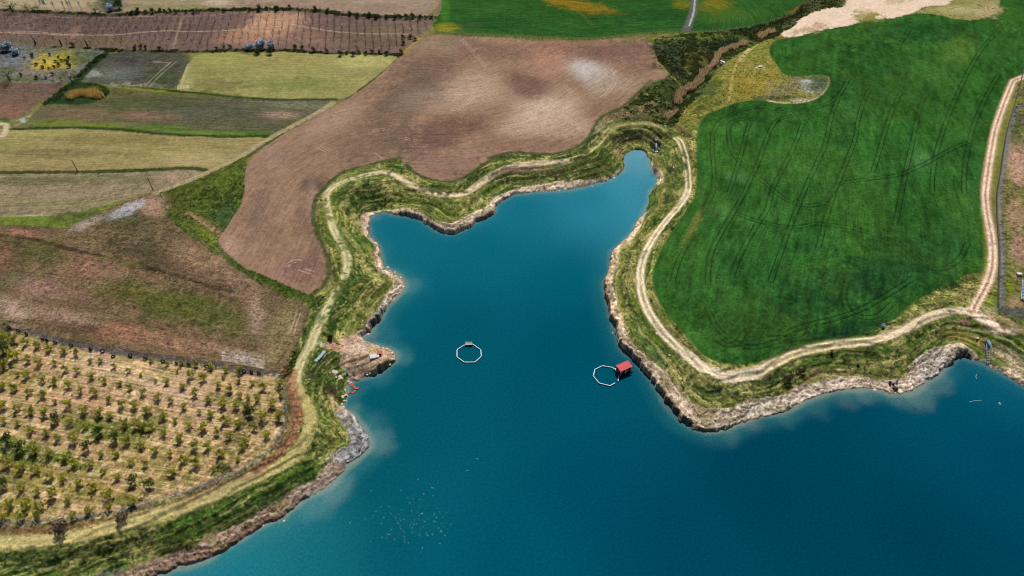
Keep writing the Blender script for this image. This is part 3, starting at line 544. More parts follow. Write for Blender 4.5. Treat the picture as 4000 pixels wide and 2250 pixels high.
# ---------------------------------------------------------------- local colours on the banks; darkest lower-left blobs paint in scarp shade
for a in ((900,1990,130,22,C(74,104,44),.8,-25),(700,2050,180,20,C(76,108,44),.85,-17),(300,2130,260,18,C(84,106,46),.8,-8),(1180,1880,80,24,C(72,108,42),.9,-40),(1260,1720,50,90,C(66,92,38),.75,0),(850,2080,150,20,C(44,56,32),.8,-25),(500,2170,200,26,C(40,54,30),.8,-12),(150,2200,160,22,C(42,54,32),.8,-5),(1080,1960,120,20,C(62,76,38),.7,-35),(1300,1700,25,90,C(112,110,54),.7,10),
 (450,2240,220,16,C(96,100,110),.5,-10),(700,2170,140,30,C(74,62,40),.6,-20),(900,2100,120,18,C(122,84,66),.75,-28),(1060,1990,90,14,C(112,84,62),.6,-35),
 (1330,1180,30,100,C(58,92,38),.85,15),(1400,1060,50,60,C(66,92,40),.8,0),(1300,1270,40,60,C(54,86,36),.9,10),(1440,1150,60,50,C(104,98,52),.8,0),(1500,1090,30,20,C(140,130,70),.6,0),(1380,950,40,60,C(74,96,42),.8,0),(1350,830,50,50,C(110,122,56),.7,0),(1420,800,60,60,C(62,76,36),.85,0),(1460,760,60,50,C(48,64,34),.85,0),(1400,740,80,30,C(70,84,40),.8,0),(1470,700,60,20,C(64,88,38),.7,0),
 (1262,850,18,100,C(104,106,48),.8,0),(1320,1040,14,80,C(92,100,44),.8,0),(1550,655,40,24,C(72,98,42),.8,-20),(1700,740,120,14,C(54,66,34),.8,5),(1850,690,90,14,C(58,68,38),.8,-35),(2060,618,140,10,C(60,72,36),.8,0),(2300,570,60,14,C(62,76,38),.8,-45),(1650,790,100,20,C(96,108,50),.7,15),(1850,800,90,20,C(92,104,44),.7,-20),(1800,860,140,14,C(150,134,86),.6,0),
 (2100,690,180,30,C(76,78,48),.75,0),(2300,670,80,30,C(84,82,50),.7,-20),(2060,660,90,14,C(160,130,110),.6,0),(2420,540,60,30,C(66,66,44),.7,0),(2520,530,90,26,C(52,50,36),.85,0),(2420,600,20,30,C(112,78,68),.7,0),(2600,600,50,40,C(80,98,50),.8,0),(2640,680,40,60,C(84,98,50),.8,0),(2560,650,30,30,C(120,104,68),.6,0),(2600,780,40,30,C(150,138,80),.6,0),
 (2480,1000,30,80,C(116,122,66),.7,20),(2430,1150,22,90,C(116,120,60),.8,-10),(2480,1280,30,60,C(96,112,60),.7,-30),(2560,1400,30,70,C(70,94,54),.8,-42),(2530,1440,30,60,C(150,124,82),.7,-42),(2620,1540,40,50,C(152,126,84),.7,-35),(2680,1480,50,40,C(68,90,52),.8,35),(2800,1530,120,20,C(66,84,52),.85,10),(2950,1570,110,26,C(100,98,46),.8,0),(2760,1590,100,20,C(122,118,56),.8,20),(3020,1480,60,24,C(58,86,50),.8,-10),(3100,1520,80,20,C(122,110,62),.7,-10),(3160,1430,120,14,C(80,108,48),.8,-12),(3350,1390,130,18,C(78,90,50),.85,-6),(3250,1460,120,16,C(158,136,96),.8,-5),(3420,1460,90,18,C(104,104,56),.7,0),(3560,1430,60,30,C(88,98,44),.8,-45),(3650,1300,120,40,C(72,84,42),.85,-20),(3560,1340,60,14,C(86,110,46),.7,-20),(3720,1310,50,24,C(140,128,70),.7,0),(3790,1280,60,30,C(64,80,42),.8,20),(3768,1252,18,14,C(160,120,104),.85,0),(3830,1340,60,20,C(146,128,72),.7,20),(3930,1370,80,20,C(96,104,60),.8,25),(3960,1420,80,20,C(196,176,144),.8,30),(3930,1260,60,14,C(140,118,84),.8,25),(3850,1225,24,20,C(190,168,140),.7,0),(3960,1290,50,14,C(112,106,66),.7,25)):
    blob(*a[:6], rot=a[6], soft=1.1, nz=1.0)
# rock rim
kr = sstep((CLW - DSW) / 1.2 + .4) * (DS > -2.5)
rock_w = C(222,196,166); rock_g = C(176,176,180); rock_d = C(120,108,92)
rk = rock_w * (1 - CLG[..., None]) + rock_g * CLG[..., None]
ledge = sstep((fbm(DSW * 1.0 + N3 * 3, (X + Y) * .07, .9, 2, 61) - .5) * 3 + .5)[..., None]
rk = rk * (.5 + .7 * ledge) * (.75 + .5 * N1[..., None])
ck = np.abs(fbm(DSW * 1.15 + N3 * 4, (X - Y) * .12 + N12 * 3, 1.8, 3, 64) - .5)
ck = sstep((.045 - ck) / .03) * (N3 > .42)
ck2 = np.abs(fbm(X, Y, 2.6, 3, 66) - .5); ck = np.maximum(ck, sstep((.022 - ck2) / .02) * .8)
rk = rk * (1 - .6 * ck[..., None]) * (1 - .45 * sstep((.55 - DSW) / .3)[..., None])
bl = sstep((-30 - X) / 20)[..., None] * (Y < 112)[..., None]
rk = rk * (1 - bl * .7) + C(150,120,102) * (.55 + .6 * ledge) * bl * .7
mm = sstep((N3 - .55) * 6)[..., None]
rk = rk * (1 - mm * .45) + C(122,114,64) * mm * .45
kr = (kr * sstep((CLW - .9) * 3))[..., None]
COL = (COL * (1 - kr) + rk * kr).astype(np.float32)
h = kr[..., 0] > .55
Z -= (ck * .3 * kr[..., 0]).astype(np.float32)
ZONE[h] = ZI['rocky_shore']; SCRUB[h] = .02; MOT[h] = .6; AMP[h] = .3; RGH[h] = .55
# bottom-left bank is brown earth above the rocks
for a in ((760,2180,130,22,C(146,118,100),.7,-22),(1000,2060,90,18,C(150,118,100),.7,-32),(1180,1950,60,18,C(150,138,128),.6,-35)):
    blob(*a[:6], rot=a[6], soft=1.0, nz=1.0)
# debris headland
paint([(1262,1352),(1300,1335),(1338,1345),(1340,1312),(1390,1308),(1420,1335),(1455,1350),(1497,1360),(1536,1378),(1545,1395),(1515,1430),(1478,1455),(1440,1464),(1395,1478),(1365,1470),(1345,1440),(1315,1430),(1335,1380),(1280,1365)], C(176,148,124), 'bare_earth', .6, .8, amp=.1, mot=.8, scrub=0, rgh=.22)
for a in ((1310,1355,40,14,C(178,132,112),.8,10),(1400,1360,50,20,C(200,184,176),.7,10),(1390,1440,50,26,C(132,112,98),.75,0),(1470,1400,40,20,C(190,160,134),.6,0),(1458,1374,20,8,C(160,146,60),.8,0),(1505,1415,25,14,C(140,122,70),.6,-30),(1260,1345,18,10,C(214,196,170),.7,0)):
    blob(*a[:6], rot=a[6], soft=1.0, nz=1.0)
paint([(1215,1375),(1262,1362),(1325,1385),(1318,1430),(1340,1450),(1362,1485),(1350,1545),(1338,1590),(1290,1560),(1250,1570),(1200,1540),(1180,1480),(1190,1430)], C(82,100,46), 'grassy_bank', .8, .9, amp=.3, mot=.9, scrub=.45, rgh=.3)
for a in ((1280,1510,40,26,C(78,96,40),.8,0),(1290,1530,24,12,C(70,54,46),.85,0),(1320,1560,30,20,C(96,98,48),.7,0),(1270,1410,20,10,C(160,128,108),.8,30),(1200,1475,20,22,C(120,98,84),.8,0),(1230,1470,40,30,C(46,62,32),.7,0),(1250,1400,30,20,C(66,92,40),.8,0),(1300,1455,30,14,C(110,104,52),.7,0)):
    blob(*a[:6], rot=a[6], soft=1.0, nz=1.0)
line(W([(1290,1548),(1310,1580),(1345,1605)],1), 1.4, C(188,158,124), .8, .5, .4)
line(W([(1290,1465),(1230,1490)],1), .5, C(90,110,60), .5)
# hollow of the little waterfall, its shade painted into the ground colour
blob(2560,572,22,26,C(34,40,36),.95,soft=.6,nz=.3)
pw = W([(2560,580)])[0]
Z -= (2.4 * np.exp(-((X - pw[0]) ** 2 + (Y - pw[1]) ** 2) / 6.0)).astype(np.float32)
for q in ([(2621,305),(2569,331),(2512,352),(2476,393),(2430,430),(2362,455),(2336,487),(2311,543),(2259,585),(2181,608),(2104,608),(2000,600),(1958,611),(1880,657),(1828,699),(1776,717),(1699,714),(1621,688),(1580,650)],[(1565,623),(1492,637),(1414,657),(1352,673),(1305,704),(1269,745),(1243,776),(1233,854),(1254,910),(1280,967),(1300,1024),(1300,1071),(1280,1117),(1233,1154)],[(857,947),(880,983),(958,1050),(1000,1061),(1104,1107),(1197,1149),(1225,1155)]):
    line(offset(W(q, 1), -1.3), 2.0, C(60, 82, 36), .85, .7, .9, scrub=.3)
# straw ledges and bright dry tufts on the banks
kb = ((ZONE == ZI['grassy_bank']) & (DS > 0) & (DS < 45))
dsn_ = DS + (N12 - .5) * 4 + (N3 - .5) * 1.2; alg = (X * .8 + Y * .6) * .16
sw = sstep((np.sin((DS + (N12 - .5) * 6 + (N3 - .5) * 1.5) * 6.283 / 3.1) - .72) * 4) * sstep((N12 - .42) * 6) * sstep((N1 - .3) * 4)
fl_ = sstep((fbm(dsn_, alg, 1.3, 3, 91) - .6) * 7) * .42 + sstep((fbm(X, Y, 1.0, 2, 92) - .68) * 12) * .2
dk_ = sstep((fbm(dsn_, alg, 2.6, 3, 93) - .53) * 6) * .5 + sstep((fbm(X, Y, 5, 3, 94) - .56) * 7) * .4
sw = (np.clip(np.maximum(sw * .6, fl_), 0, .8) * kb)[..., None]; dk_ = (np.clip(dk_, 0, .8) * kb)[..., None]
COL = COL * (1 - dk_) + C(52, 72, 34) * dk_
COL = COL * (1 - sw) + C(188, 178, 118) * sw
line(W([(3,2180),(150,2178),(300,2160),(450,2135),(600,2108),(740,2078),(850,2046),(960,2000),(1050,1950),(1130,1900),(1200,1850)],1), 4.6, C(42,58,30), .7, 1.2, 1.8, dz=-.5, scrub=.5)  # dark green scarp band, its shade painted into the bank colour
line(W([(3,2150),(150,2150),(300,2134),(450,2110),(600,2082),(740,2050),(850,2018),(950,1975)],1), .6, C(186,176,112), .6, .4, .8, breakup=.42)
line(W([(3,2205),(150,2203),(300,2188),(450,2165),(620,2128),(760,2092)],1), .7, C(150,152,84), .5, .4, .8, breakup=.42)
kc = (ZONE == ZI['crop_field'])
gs = (fbm((X * .35 + Y * .94) * .25, (X * .94 - Y * .35), 2.2, 3, 95) - .5) * 1.0 + (fbm(X, Y, 9, 3, 97) - .5) * .4
COL = COL * (1 + np.where(kc, gs, 0)[..., None])
yg = (sstep((fbm(X, Y, 26, 3, 111) - .5) * 5 + .35) * .14 * kc)[..., None]
COL = COL * (1 - yg) + C(84, 116, 44) * yg
ko = (ZONE == ZI['orchard_ground'])
go = (sstep((fbm(X, Y, 2.2, 3, 99) * .6 + N50 * .25 + N12 * .2 - .5) * 9) * .42 * ko)[..., None]
COL = (COL * (1 - go) + C(106, 118, 46) * go).astype(np.float32)
wo = (sstep((fbm(X, Y, 1.3, 2, 101) - .62) * 10) * .35 * ko)[..., None]
COL = (COL * (1 - wo) + C(222, 196, 160) * wo).astype(np.float32)
# finer tone variation everywhere
COL *= (1 + ((N3 - .5) * .5 + (N1 - .5) * 1.0) * MOT)[..., None]
fz_ = (ZONE == ZI['fallow_field']) & (Y < 330)
gm = sstep((fbm(X, Y, 3.0, 3, 77) - .55) * 8)[..., None] * .5
COL = np.where(fz_[..., None], COL * (1 - gm * .6) + C(84, 84, 46) * gm * .6, COL).astype(np.float32)
# terraces, ledges and small relief
tt = (DS + (N12 - .5) * 5) / 3.1
fr = tt - np.floor(tt)
terr = (sstep(fr * 3) - fr) * .75 * sstep((DS - CLW) / 2) * sstep((24 - DS) / 8)
Z += np.where(DS > 0, terr, 0)
zz = Z / .75 + N3 * 1.5
fr = zz - np.floor(zz)
Z += np.where(ZONE == ZI['rocky_shore'], (sstep(fr * 3) - fr) * .5, 0)
nf = fbm(X, Y, .9, 2, 71).astype(np.float32)
Z += np.where(DS > .2, (nf - .5) * RGH * 1.6, 0)
Z += np.where(SCRUB > .3, (N3 - .5) * .5, 0)
# embankment beside the crop field
fr_b, D = fine_dist(W([(3518,1250),(3569,1198),(3647,1150),(3725,1122),(3776,1085),(3830,1075)],1), 7)
Z[fr_b] -= (sstep((5 - D) / 5) * .9)
def zat(x, y):
    x = np.asarray(x, float); y = np.asarray(y, float)
    fi = np.interp(y, YS, np.arange(NR)); u = x / scale_of(y)
    fj = np.interp(u, UC, np.arange(NC))
    i = np.clip(fi.astype(int), 0, NR - 2); j = np.clip(fj.astype(int), 0, NC - 2)
    a = fi - i; b = fj - j
    return (Z[i, j] * (1 - b) + Z[i, j + 1] * b) * (1 - a) + (Z[i + 1, j] * (1 - b) + Z[i + 1, j + 1] * b) * a
def at(u, v, add=0.0):
    p = unproj([(u, v)], lambda x, y: np.maximum(zat(x, y), 0), add=add)[0]
    return float(p[0]), float(p[1]), max(float(zat(p[0], p[1])), 0.0)
def atm(uv, add=0.0):
    p = unproj(uv, lambda x, y: np.maximum(zat(x, y), 0), add=add)
    return [(float(a), float(b), max(float(c), 0.0)) for (a, b), c in zip(p, zat(p[:, 0], p[:, 1]))]
# ---------------------------------------------------------------- materials
def new_mat(name):
    m = bpy.data.materials.new(name); m.use_nodes = True
    t = m.node_tree
    for n in list(t.nodes): t.nodes.remove(n)
    o = t.nodes.new('ShaderNodeOutputMaterial'); b = t.nodes.new('ShaderNodeBsdfPrincipled')
    t.links.new(b.outputs[0], o.inputs[0])
    return m, t, b
def M_(t, op, a, b=None, c=None):
    n = t.nodes.new('ShaderNodeMath'); n.operation = op
    for k, v in enumerate((a, b, c)):
        if v is None: continue
        if isinstance(v, (int, float)): n.inputs[k].default_value = v
        else: t.links.new(v, n.inputs[k])
    return n.outputs[0]
def noise(t, vec, scale, detail=3, rough=.6):
    n = t.nodes.new('ShaderNodeTexNoise'); n.inputs['Scale'].default_value = scale
    n.inputs['Detail'].default_value = detail; n.inputs['Roughness'].default_value = rough
    t.links.new(vec, n.inputs['Vector'])
    return n.outputs['Fac']
def scale_col(t, col, fac):
    v = t.nodes.new('ShaderNodeVectorMath'); v.operation = 'SCALE'
    t.links.new(col, v.inputs[0])
    if isinstance(fac, (int, float)): v.inputs['Scale'].default_value = fac
    else: t.links.new(fac, v.inputs['Scale'])
    return v.outputs[0]
def ground_mat():
    m, t, b = new_mat('ground_soil_and_grass')
    ac = t.nodes.new('ShaderNodeAttribute'); ac.attribute_name = 'col'
    ap = t.nodes.new('ShaderNodeAttribute'); ap.attribute_name = 'prm'
    sp = t.nodes.new('ShaderNodeSeparateXYZ'); t.links.new(ap.outputs['Vector'], sp.inputs[0])
    tc = t.nodes.new('ShaderNodeTexCoord'); pos = tc.outputs['Object']
    s2 = t.nodes.new('ShaderNodeSeparateXYZ'); t.links.new(pos, s2.inputs[0])
    cb = t.nodes.new('ShaderNodeCombineXYZ')
    t.links.new(M_(t, 'MULTIPLY', sp.outputs[0], 1.0), cb.inputs[0])
    t.links.new(M_(t, 'MULTIPLY', s2.outputs[0], .05), cb.inputs[1])
    t.links.new(M_(t, 'MULTIPLY', s2.outputs[1], .05), cb.inputs[2])
    streak = noise(t, cb.outputs[0], 1.5, 4, .7)
    m1 = noise(t, pos, 1.1, 6, .9)
    m2 = noise(t, pos, .3, 3, .6)
    fs = M_(t, 'MULTIPLY', M_(t, 'SUBTRACT', streak, .5), M_(t, 'MULTIPLY', sp.outputs[1], 3.2))
    fm = M_(t, 'MULTIPLY', M_(t, 'SUBTRACT', m1, .5), M_(t, 'MULTIPLY', sp.outputs[2], 7.0))
    fl = M_(t, 'MULTIPLY', M_(t, 'SUBTRACT', m2, .5), M_(t, 'MULTIPLY', sp.outputs[2], .9))
    f = M_(t, 'ADD', M_(t, 'ADD', fs, fm), M_(t, 'ADD', fl, 1.0))
    f = M_(t, 'MAXIMUM', f, .25)
    f = M_(t, 'MINIMUM', f, 2.0)
    t.links.new(scale_col(t, ac.outputs['Color'], f), b.inputs['Base Color'])
    b.inputs['Roughness'].default_value = 1.0
    b.inputs['Specular IOR Level'].default_value = 0.0
    bp = t.nodes.new('ShaderNodeBump'); bp.inputs['Distance'].default_value = .35
    t.links.new(M_(t, 'MULTIPLY', sp.outputs[2], .8), bp.inputs['Strength'])
    t.links.new(M_(t, 'ADD', m1, M_(t, 'MULTIPLY', streak, .35)), bp.inputs['Height'])
    t.links.new(bp.outputs[0], b.inputs['Normal'])
    return m
MG = ground_mat()
def simple(name, col, rough=.8, spec=.2, var=.25, scale=3.0, metal=0.0, attr=None, bump=0.0):
    m, t, b = new_mat(name)
    tc = t.nodes.new('ShaderNodeTexCoord')
    n = noise(t, tc.outputs['Object'], scale, 4, .65)
    f = M_(t, 'ADD', M_(t, 'MULTIPLY', M_(t, 'SUBTRACT', n, .5), var * 3), 1.0)
    if attr:
        a = t.nodes.new('ShaderNodeAttribute'); a.attribute_name = attr; src = a.outputs['Color']
    else:
        r = t.nodes.new('ShaderNodeRGB'); r.outputs[0].default_value = (*[float(c) for c in col], 1); src = r.outputs[0]
    t.links.new(scale_col(t, src, f), b.inputs['Base Color'])
    b.inputs['Roughness'].default_value = rough; b.inputs['Specular IOR Level'].default_value = spec
    b.inputs['Metallic'].default_value = metal
    if bump:
        bp = t.nodes.new('ShaderNodeBump'); bp.inputs['Distance'].default_value = bump
        t.links.new(n, bp.inputs['Height']); t.links.new(bp.outputs[0], b.inputs['Normal'])
    return m
def leaf_mat(name, cols, rough=.8, bright=1.35):
    m, t, b = new_mat(name)
    g = t.nodes.new('ShaderNodeNewGeometry'); oi = t.nodes.new('ShaderNodeObjectInfo')
    v = M_(t, 'FRACT', M_(t, 'ADD', g.outputs['Random Per Island'], M_(t, 'MULTIPLY', oi.outputs['Random'], 0.0)))
    cr = t.nodes.new('ShaderNodeValToRGB')
    el = cr.color_ramp.elements
    el[0].position = 0; el[0].color = (*[float(x) for x in cols[0]], 1); el[1].position = 1; el[1].color = (*[float(x) for x in cols[-1]], 1)
    for k, c in enumerate(cols[1:-1]):
        e = el.new((k + 1) / (len(cols) - 1)); e.color = (*[float(x) for x in c], 1)
    t.links.new(v, cr.inputs[0])
    f = M_(t, 'ADD', M_(t, 'MULTIPLY', oi.outputs['Random'], .6), bright)
    cc_ = scale_col(t, cr.outputs[0], f)
    t.links.new(cc_, b.inputs['Base Color'])
    b.inputs['Roughness'].default_value = rough; b.inputs['Specular IOR Level'].default_value = .1
    tr = t.nodes.new('ShaderNodeBsdfTranslucent'); t.links.new(cc_, tr.inputs[0])
    mx = t.nodes.new('ShaderNodeMixShader'); mx.inputs[0].default_value = .4
    om = [n for n in t.nodes if n.type == 'OUTPUT_MATERIAL'][0]
    t.links.new(b.outputs[0], mx.inputs[1]); t.links.new(tr.outputs[0], mx.inputs[2]); t.links.new(mx.outputs[0], om.inputs[0])
    return m

# ---------------------------------------------------------------- ground meshes, one per field / surface
def tag(o, label=None, cat=None, group=None, kind=None):
    if label: o['label'] = label
    if cat: o['category'] = cat
    if group: o['group'] = group
    if kind: o['kind'] = kind
    return o
cell_keep = np.ones((NR - 1, NC - 1), bool)
dmax = np.maximum(np.maximum(DSW[:-1, :-1], DSW[1:, 1:]), np.maximum(DSW[1:, :-1], DSW[:-1, 1:]))
cell_keep &= dmax > -5.0
cz = ZONE[:-1, :-1]
labels = {'ground': 'grassy ground around the fields', 'crop_field': 'large dark green crop field with tramlines beside the lake', 'ploughed_field': 'curving bare brown ploughed field with pale patches',
 'fallow_field': 'brown fallow fields with weedy green patches', 'orchard_ground': 'pale orchard soil with grassy rows at lower left', 'stubble_field': 'olive stubble fields at upper left', 'meadow': 'rough yellow-green meadow',
 'dirt_road': 'pale dirt road winding along the shore', 'bare_earth': 'bare pale earth', 'rocky_shore': 'eroded rocky rim of the lake', 'grassy_bank': 'grassy bank between road and lake',
 'young_orchard_ground': 'brown soil of the bare young orchard at the top', 'flower_meadow': 'grey field with a yellow flower patch', 'green_field': 'bright green fields along the top'}
idx_all = (np.arange(NR)[:, None] * NC + np.arange(NC)[None, :])
V = np.stack([X, Y, Z], -1).reshape(-1, 3).astype(np.float32)
COLf = np.concatenate([COL, np.ones((NR, NC, 1), np.float32)], -1).reshape(-1, 4)
PRM = np.stack([ROW, AMP, MOT], -1).reshape(-1, 3).astype(np.float32)
for zi, zn in enumerate(ZN):
    sel = np.argwhere(cell_keep & (cz == zi))
    if not len(sel): continue
    i, j = sel[:, 0], sel[:, 1]
    quads = np.stack([i * NC + j, i * NC + j + 1, (i + 1) * NC + j + 1, (i + 1) * NC + j], 1)
    used, inv = np.unique(quads, return_inverse=True)
    inv = inv.reshape(-1, 4)
    me = bpy.data.meshes.new(zn)
    me.vertices.add(len(used)); me.vertices.foreach_set('co', V[used].ravel())
    me.loops.add(inv.size); me.loops.foreach_set('vertex_index', inv.ravel().astype(np.int32))
    me.polygons.add(len(inv)); me.polygons.foreach_set('loop_start', np.arange(0, inv.size, 4, dtype=np.int32))
    me.polygons.foreach_set('use_smooth', np.ones(len(inv), bool))
    a = me.attributes.new('col', 'FLOAT_COLOR', 'POINT'); a.data.foreach_set('color', COLf[used].ravel())
    a = me.attributes.new('prm', 'FLOAT_VECTOR', 'POINT'); a.data.foreach_set('vector', PRM[used].ravel())
    me.update(calc_edges=True)
    me.materials.append(MG)
    o = bpy.data.objects.new(zn, me); COLL.objects.link(o)
    tag(o, labels[zn], kind='structure')

# ---------------------------------------------------------------- water
WCP = [(2500,640,88,156,184),(2440,720,52,140,168),(2300,775,28,124,150),(2000,800,16,110,136),(2540,760,46,136,164),(1560,900,14,104,126),(1900,1000,6,98,120),(2200,1100,2,92,116),(1800,1300,2,88,110),(2200,1400,0,80,104),(1700,1700,2,86,108),(1500,1900,4,88,108),
 (1200,2150,12,104,124),(900,2240,24,120,140),(1100,2050,40,124,138),(1600,2100,2,86,108),(2300,1900,0,76,102),(2600,2100,0,68,94),(3000,1900,0,64,90),(3300,1700,0,68,92),(3700,1600,0,76,100),(3850,1500,8,88,114),(3600,2100,0,64,90),(3950,1800,0,70,98),(2000,2200,0,80,106),(3900,2240,0,66,92),(2300,1300,0,82,106),(1550,1600,2,88,108)]
wc = unproj([c[:2] for c in WCP]); wcol = np.array([lin(c[2:]) / KAL for c in WCP])
wx = np.concatenate([np.linspace(-700, -190, 12), np.arange(-180, 330, 1.0), np.linspace(340, 900, 12)])
wy = np.concatenate([np.linspace(-500, 40, 12), np.arange(50, 300, 1.0), [310, 330]])
WXg, WYg = np.meshgrid(wx, wy)
acc = np.zeros(WXg.shape + (3,)); wt = np.zeros(WXg.shape)
for (x, y), c in zip(wc, wcol):
    k = 1.0 / ((WXg - x) ** 2 + (WYg - y) ** 2 + 120.0) ** 1.5
    acc += k[..., None] * c; wt += k
WCOL = acc / wt[..., None] * 1.0
_l = sstep((WCOL[..., 1] - .1) / .2)
WCOL = WCOL * .9 * np.stack([1.2 + 0 * _l, 1.0 + 0 * _l, .94 + .04 * _l], -1)
dw = -csample(d_shore_c, WXg, WYg)
st = csample(CC[..., 2], WXg, WYg)
nw = fbm(WXg, WYg, 12, 3, 81); nw2 = fbm(WXg, WYg, 4, 2, 85)
WCOL *= (1 + (fbm(WXg, WYg, 50, 3, 88) - .5) * .22)[..., None]
st = np.clip(st, .3, .8)
a1 = sstep((8 - dw + (nw - .5) * 3) / 8) * st * .5
WCOL = WCOL * (1 - a1[..., None]) + (lin((64, 130, 132)) / KAL) * a1[..., None]
a2 = sstep((2.3 - dw + (nw - .5) * 1.6 + (nw2 - .5) * 1.4) / 2.2) * st * .85
WCOL = WCOL * (1 - a2[..., None]) + (lin((136, 146, 132)) / KAL) * a2[..., None]
def wblob(u, v, r, c, al):
    x, y = unproj([(u, v)])[0]
    k = sstep(1.3 - np.hypot(WXg - x, WYg - y) / (r * .68) + (nw - .5) * 1.2 + (nw2 - .5) * .8) * al * .38
    global WCOL
    WCOL = WCOL * (1 - k[..., None]) + (lin(c) / KAL) * k[..., None]
for a in ((1600,1120,7,(110,140,140),.6),(1630,1120,12,(30,115,130),.5),(1470,1720,8,(120,150,148),.7),(1470,1640,9,(80,130,135),.5),(1310,1900,7,(120,152,150),.75),(1220,1980,8,(110,150,155),.65),(1390,1590,6,(130,150,130),.75),(1395,1540,7,(84,130,140),.6),(1580,1400,6,(90,140,140),.6),(1500,1480,6,(70,130,145),.5),
    (1450,1315,5,(136,142,132),.7),(1500,1300,8,(70,120,128),.5),(3590,1545,8,(118,138,128),.6),(3660,1495,7,(110,132,126),.55),(3510,1562,7,(120,140,130),.6),(3400,1545,7,(120,140,136),.6),(3300,1550,7,(110,134,136),.5),(2940,1655,6,(130,140,124),.6),(2860,1690,6,(90,130,128),.6),(2660,1650,7,(30,110,116),.6),(2400,1320,5,(10,100,116),.5),(1470,850,6,(100,138,156),.6),(2500,600,5,(124,166,180),.6),(3050,1625,9,(70,116,124),.6),(3180,1590,8,(70,116,124),.6)):
    wblob(*a)
nv = WXg.size
me = bpy.data.meshes.new('lake_water')
ny_, nx_ = WXg.shape
vv = np.stack([WXg, WYg, np.zeros_like(WXg)], -1).reshape(-1, 3).astype(np.float32)
ii, jj = np.meshgrid(np.arange(ny_ - 1), np.arange(nx_ - 1), indexing='ij')
kk_ = np.maximum(np.maximum(dw[:-1, :-1], dw[1:, 1:]), np.maximum(dw[1:, :-1], dw[:-1, 1:])) > -4.0
ii, jj = ii[kk_], jj[kk_]
q = np.stack([ii * nx_ + jj, ii * nx_ + jj + 1, (ii + 1) * nx_ + jj + 1, (ii + 1) * nx_ + jj], -1)
used, inv = np.unique(q, return_inverse=True); inv = inv.reshape(-1, 4)
me.vertices.add(len(used)); me.vertices.foreach_set('co', vv[used].ravel())
me.loops.add(inv.size); me.loops.foreach_set('vertex_index', inv.ravel().astype(np.int32))
me.polygons.add(len(inv)); me.polygons.foreach_set('loop_start', np.arange(0, inv.size, 4, dtype=np.int32))
a = me.attributes.new('col', 'FLOAT_COLOR', 'POINT')
a.data.foreach_set('color', np.concatenate([WCOL, np.ones(WCOL.shape[:2] + (1,))], -1).reshape(-1, 4)[used].astype(np.float32).ravel())
me.update(calc_edges=True)
m, t, b = new_mat('turbid_lake_water')
at_ = t.nodes.new('ShaderNodeAttribute'); at_.attribute_name = 'col'
tc = t.nodes.new('ShaderNodeTexCoord')
n1 = noise(t, tc.outputs['Object'], 1.3, 4, .7)
f = M_(t, 'ADD', M_(t, 'MULTIPLY', M_(t, 'SUBTRACT', n1, .5), 1.1), 1.0)
t.links.new(scale_col(t, at_.outputs['Color'], f), b.inputs['Base Color'])
b.inputs['Roughness'].default_value = .6; b.inputs['Specular IOR Level'].default_value = .0
bp = t.nodes.new('ShaderNodeBump'); bp.inputs['Distance'].default_value = .06; bp.inputs['Strength'].default_value = .5
t.links.new(n1, bp.inputs['Height']); t.links.new(bp.outputs[0], b.inputs['Normal'])
me.materials.append(m)
o = bpy.data.objects.new('lake_water', me); COLL.objects.link(o)
tag(o, 'deep teal lake water with pale shallows', kind='structure')
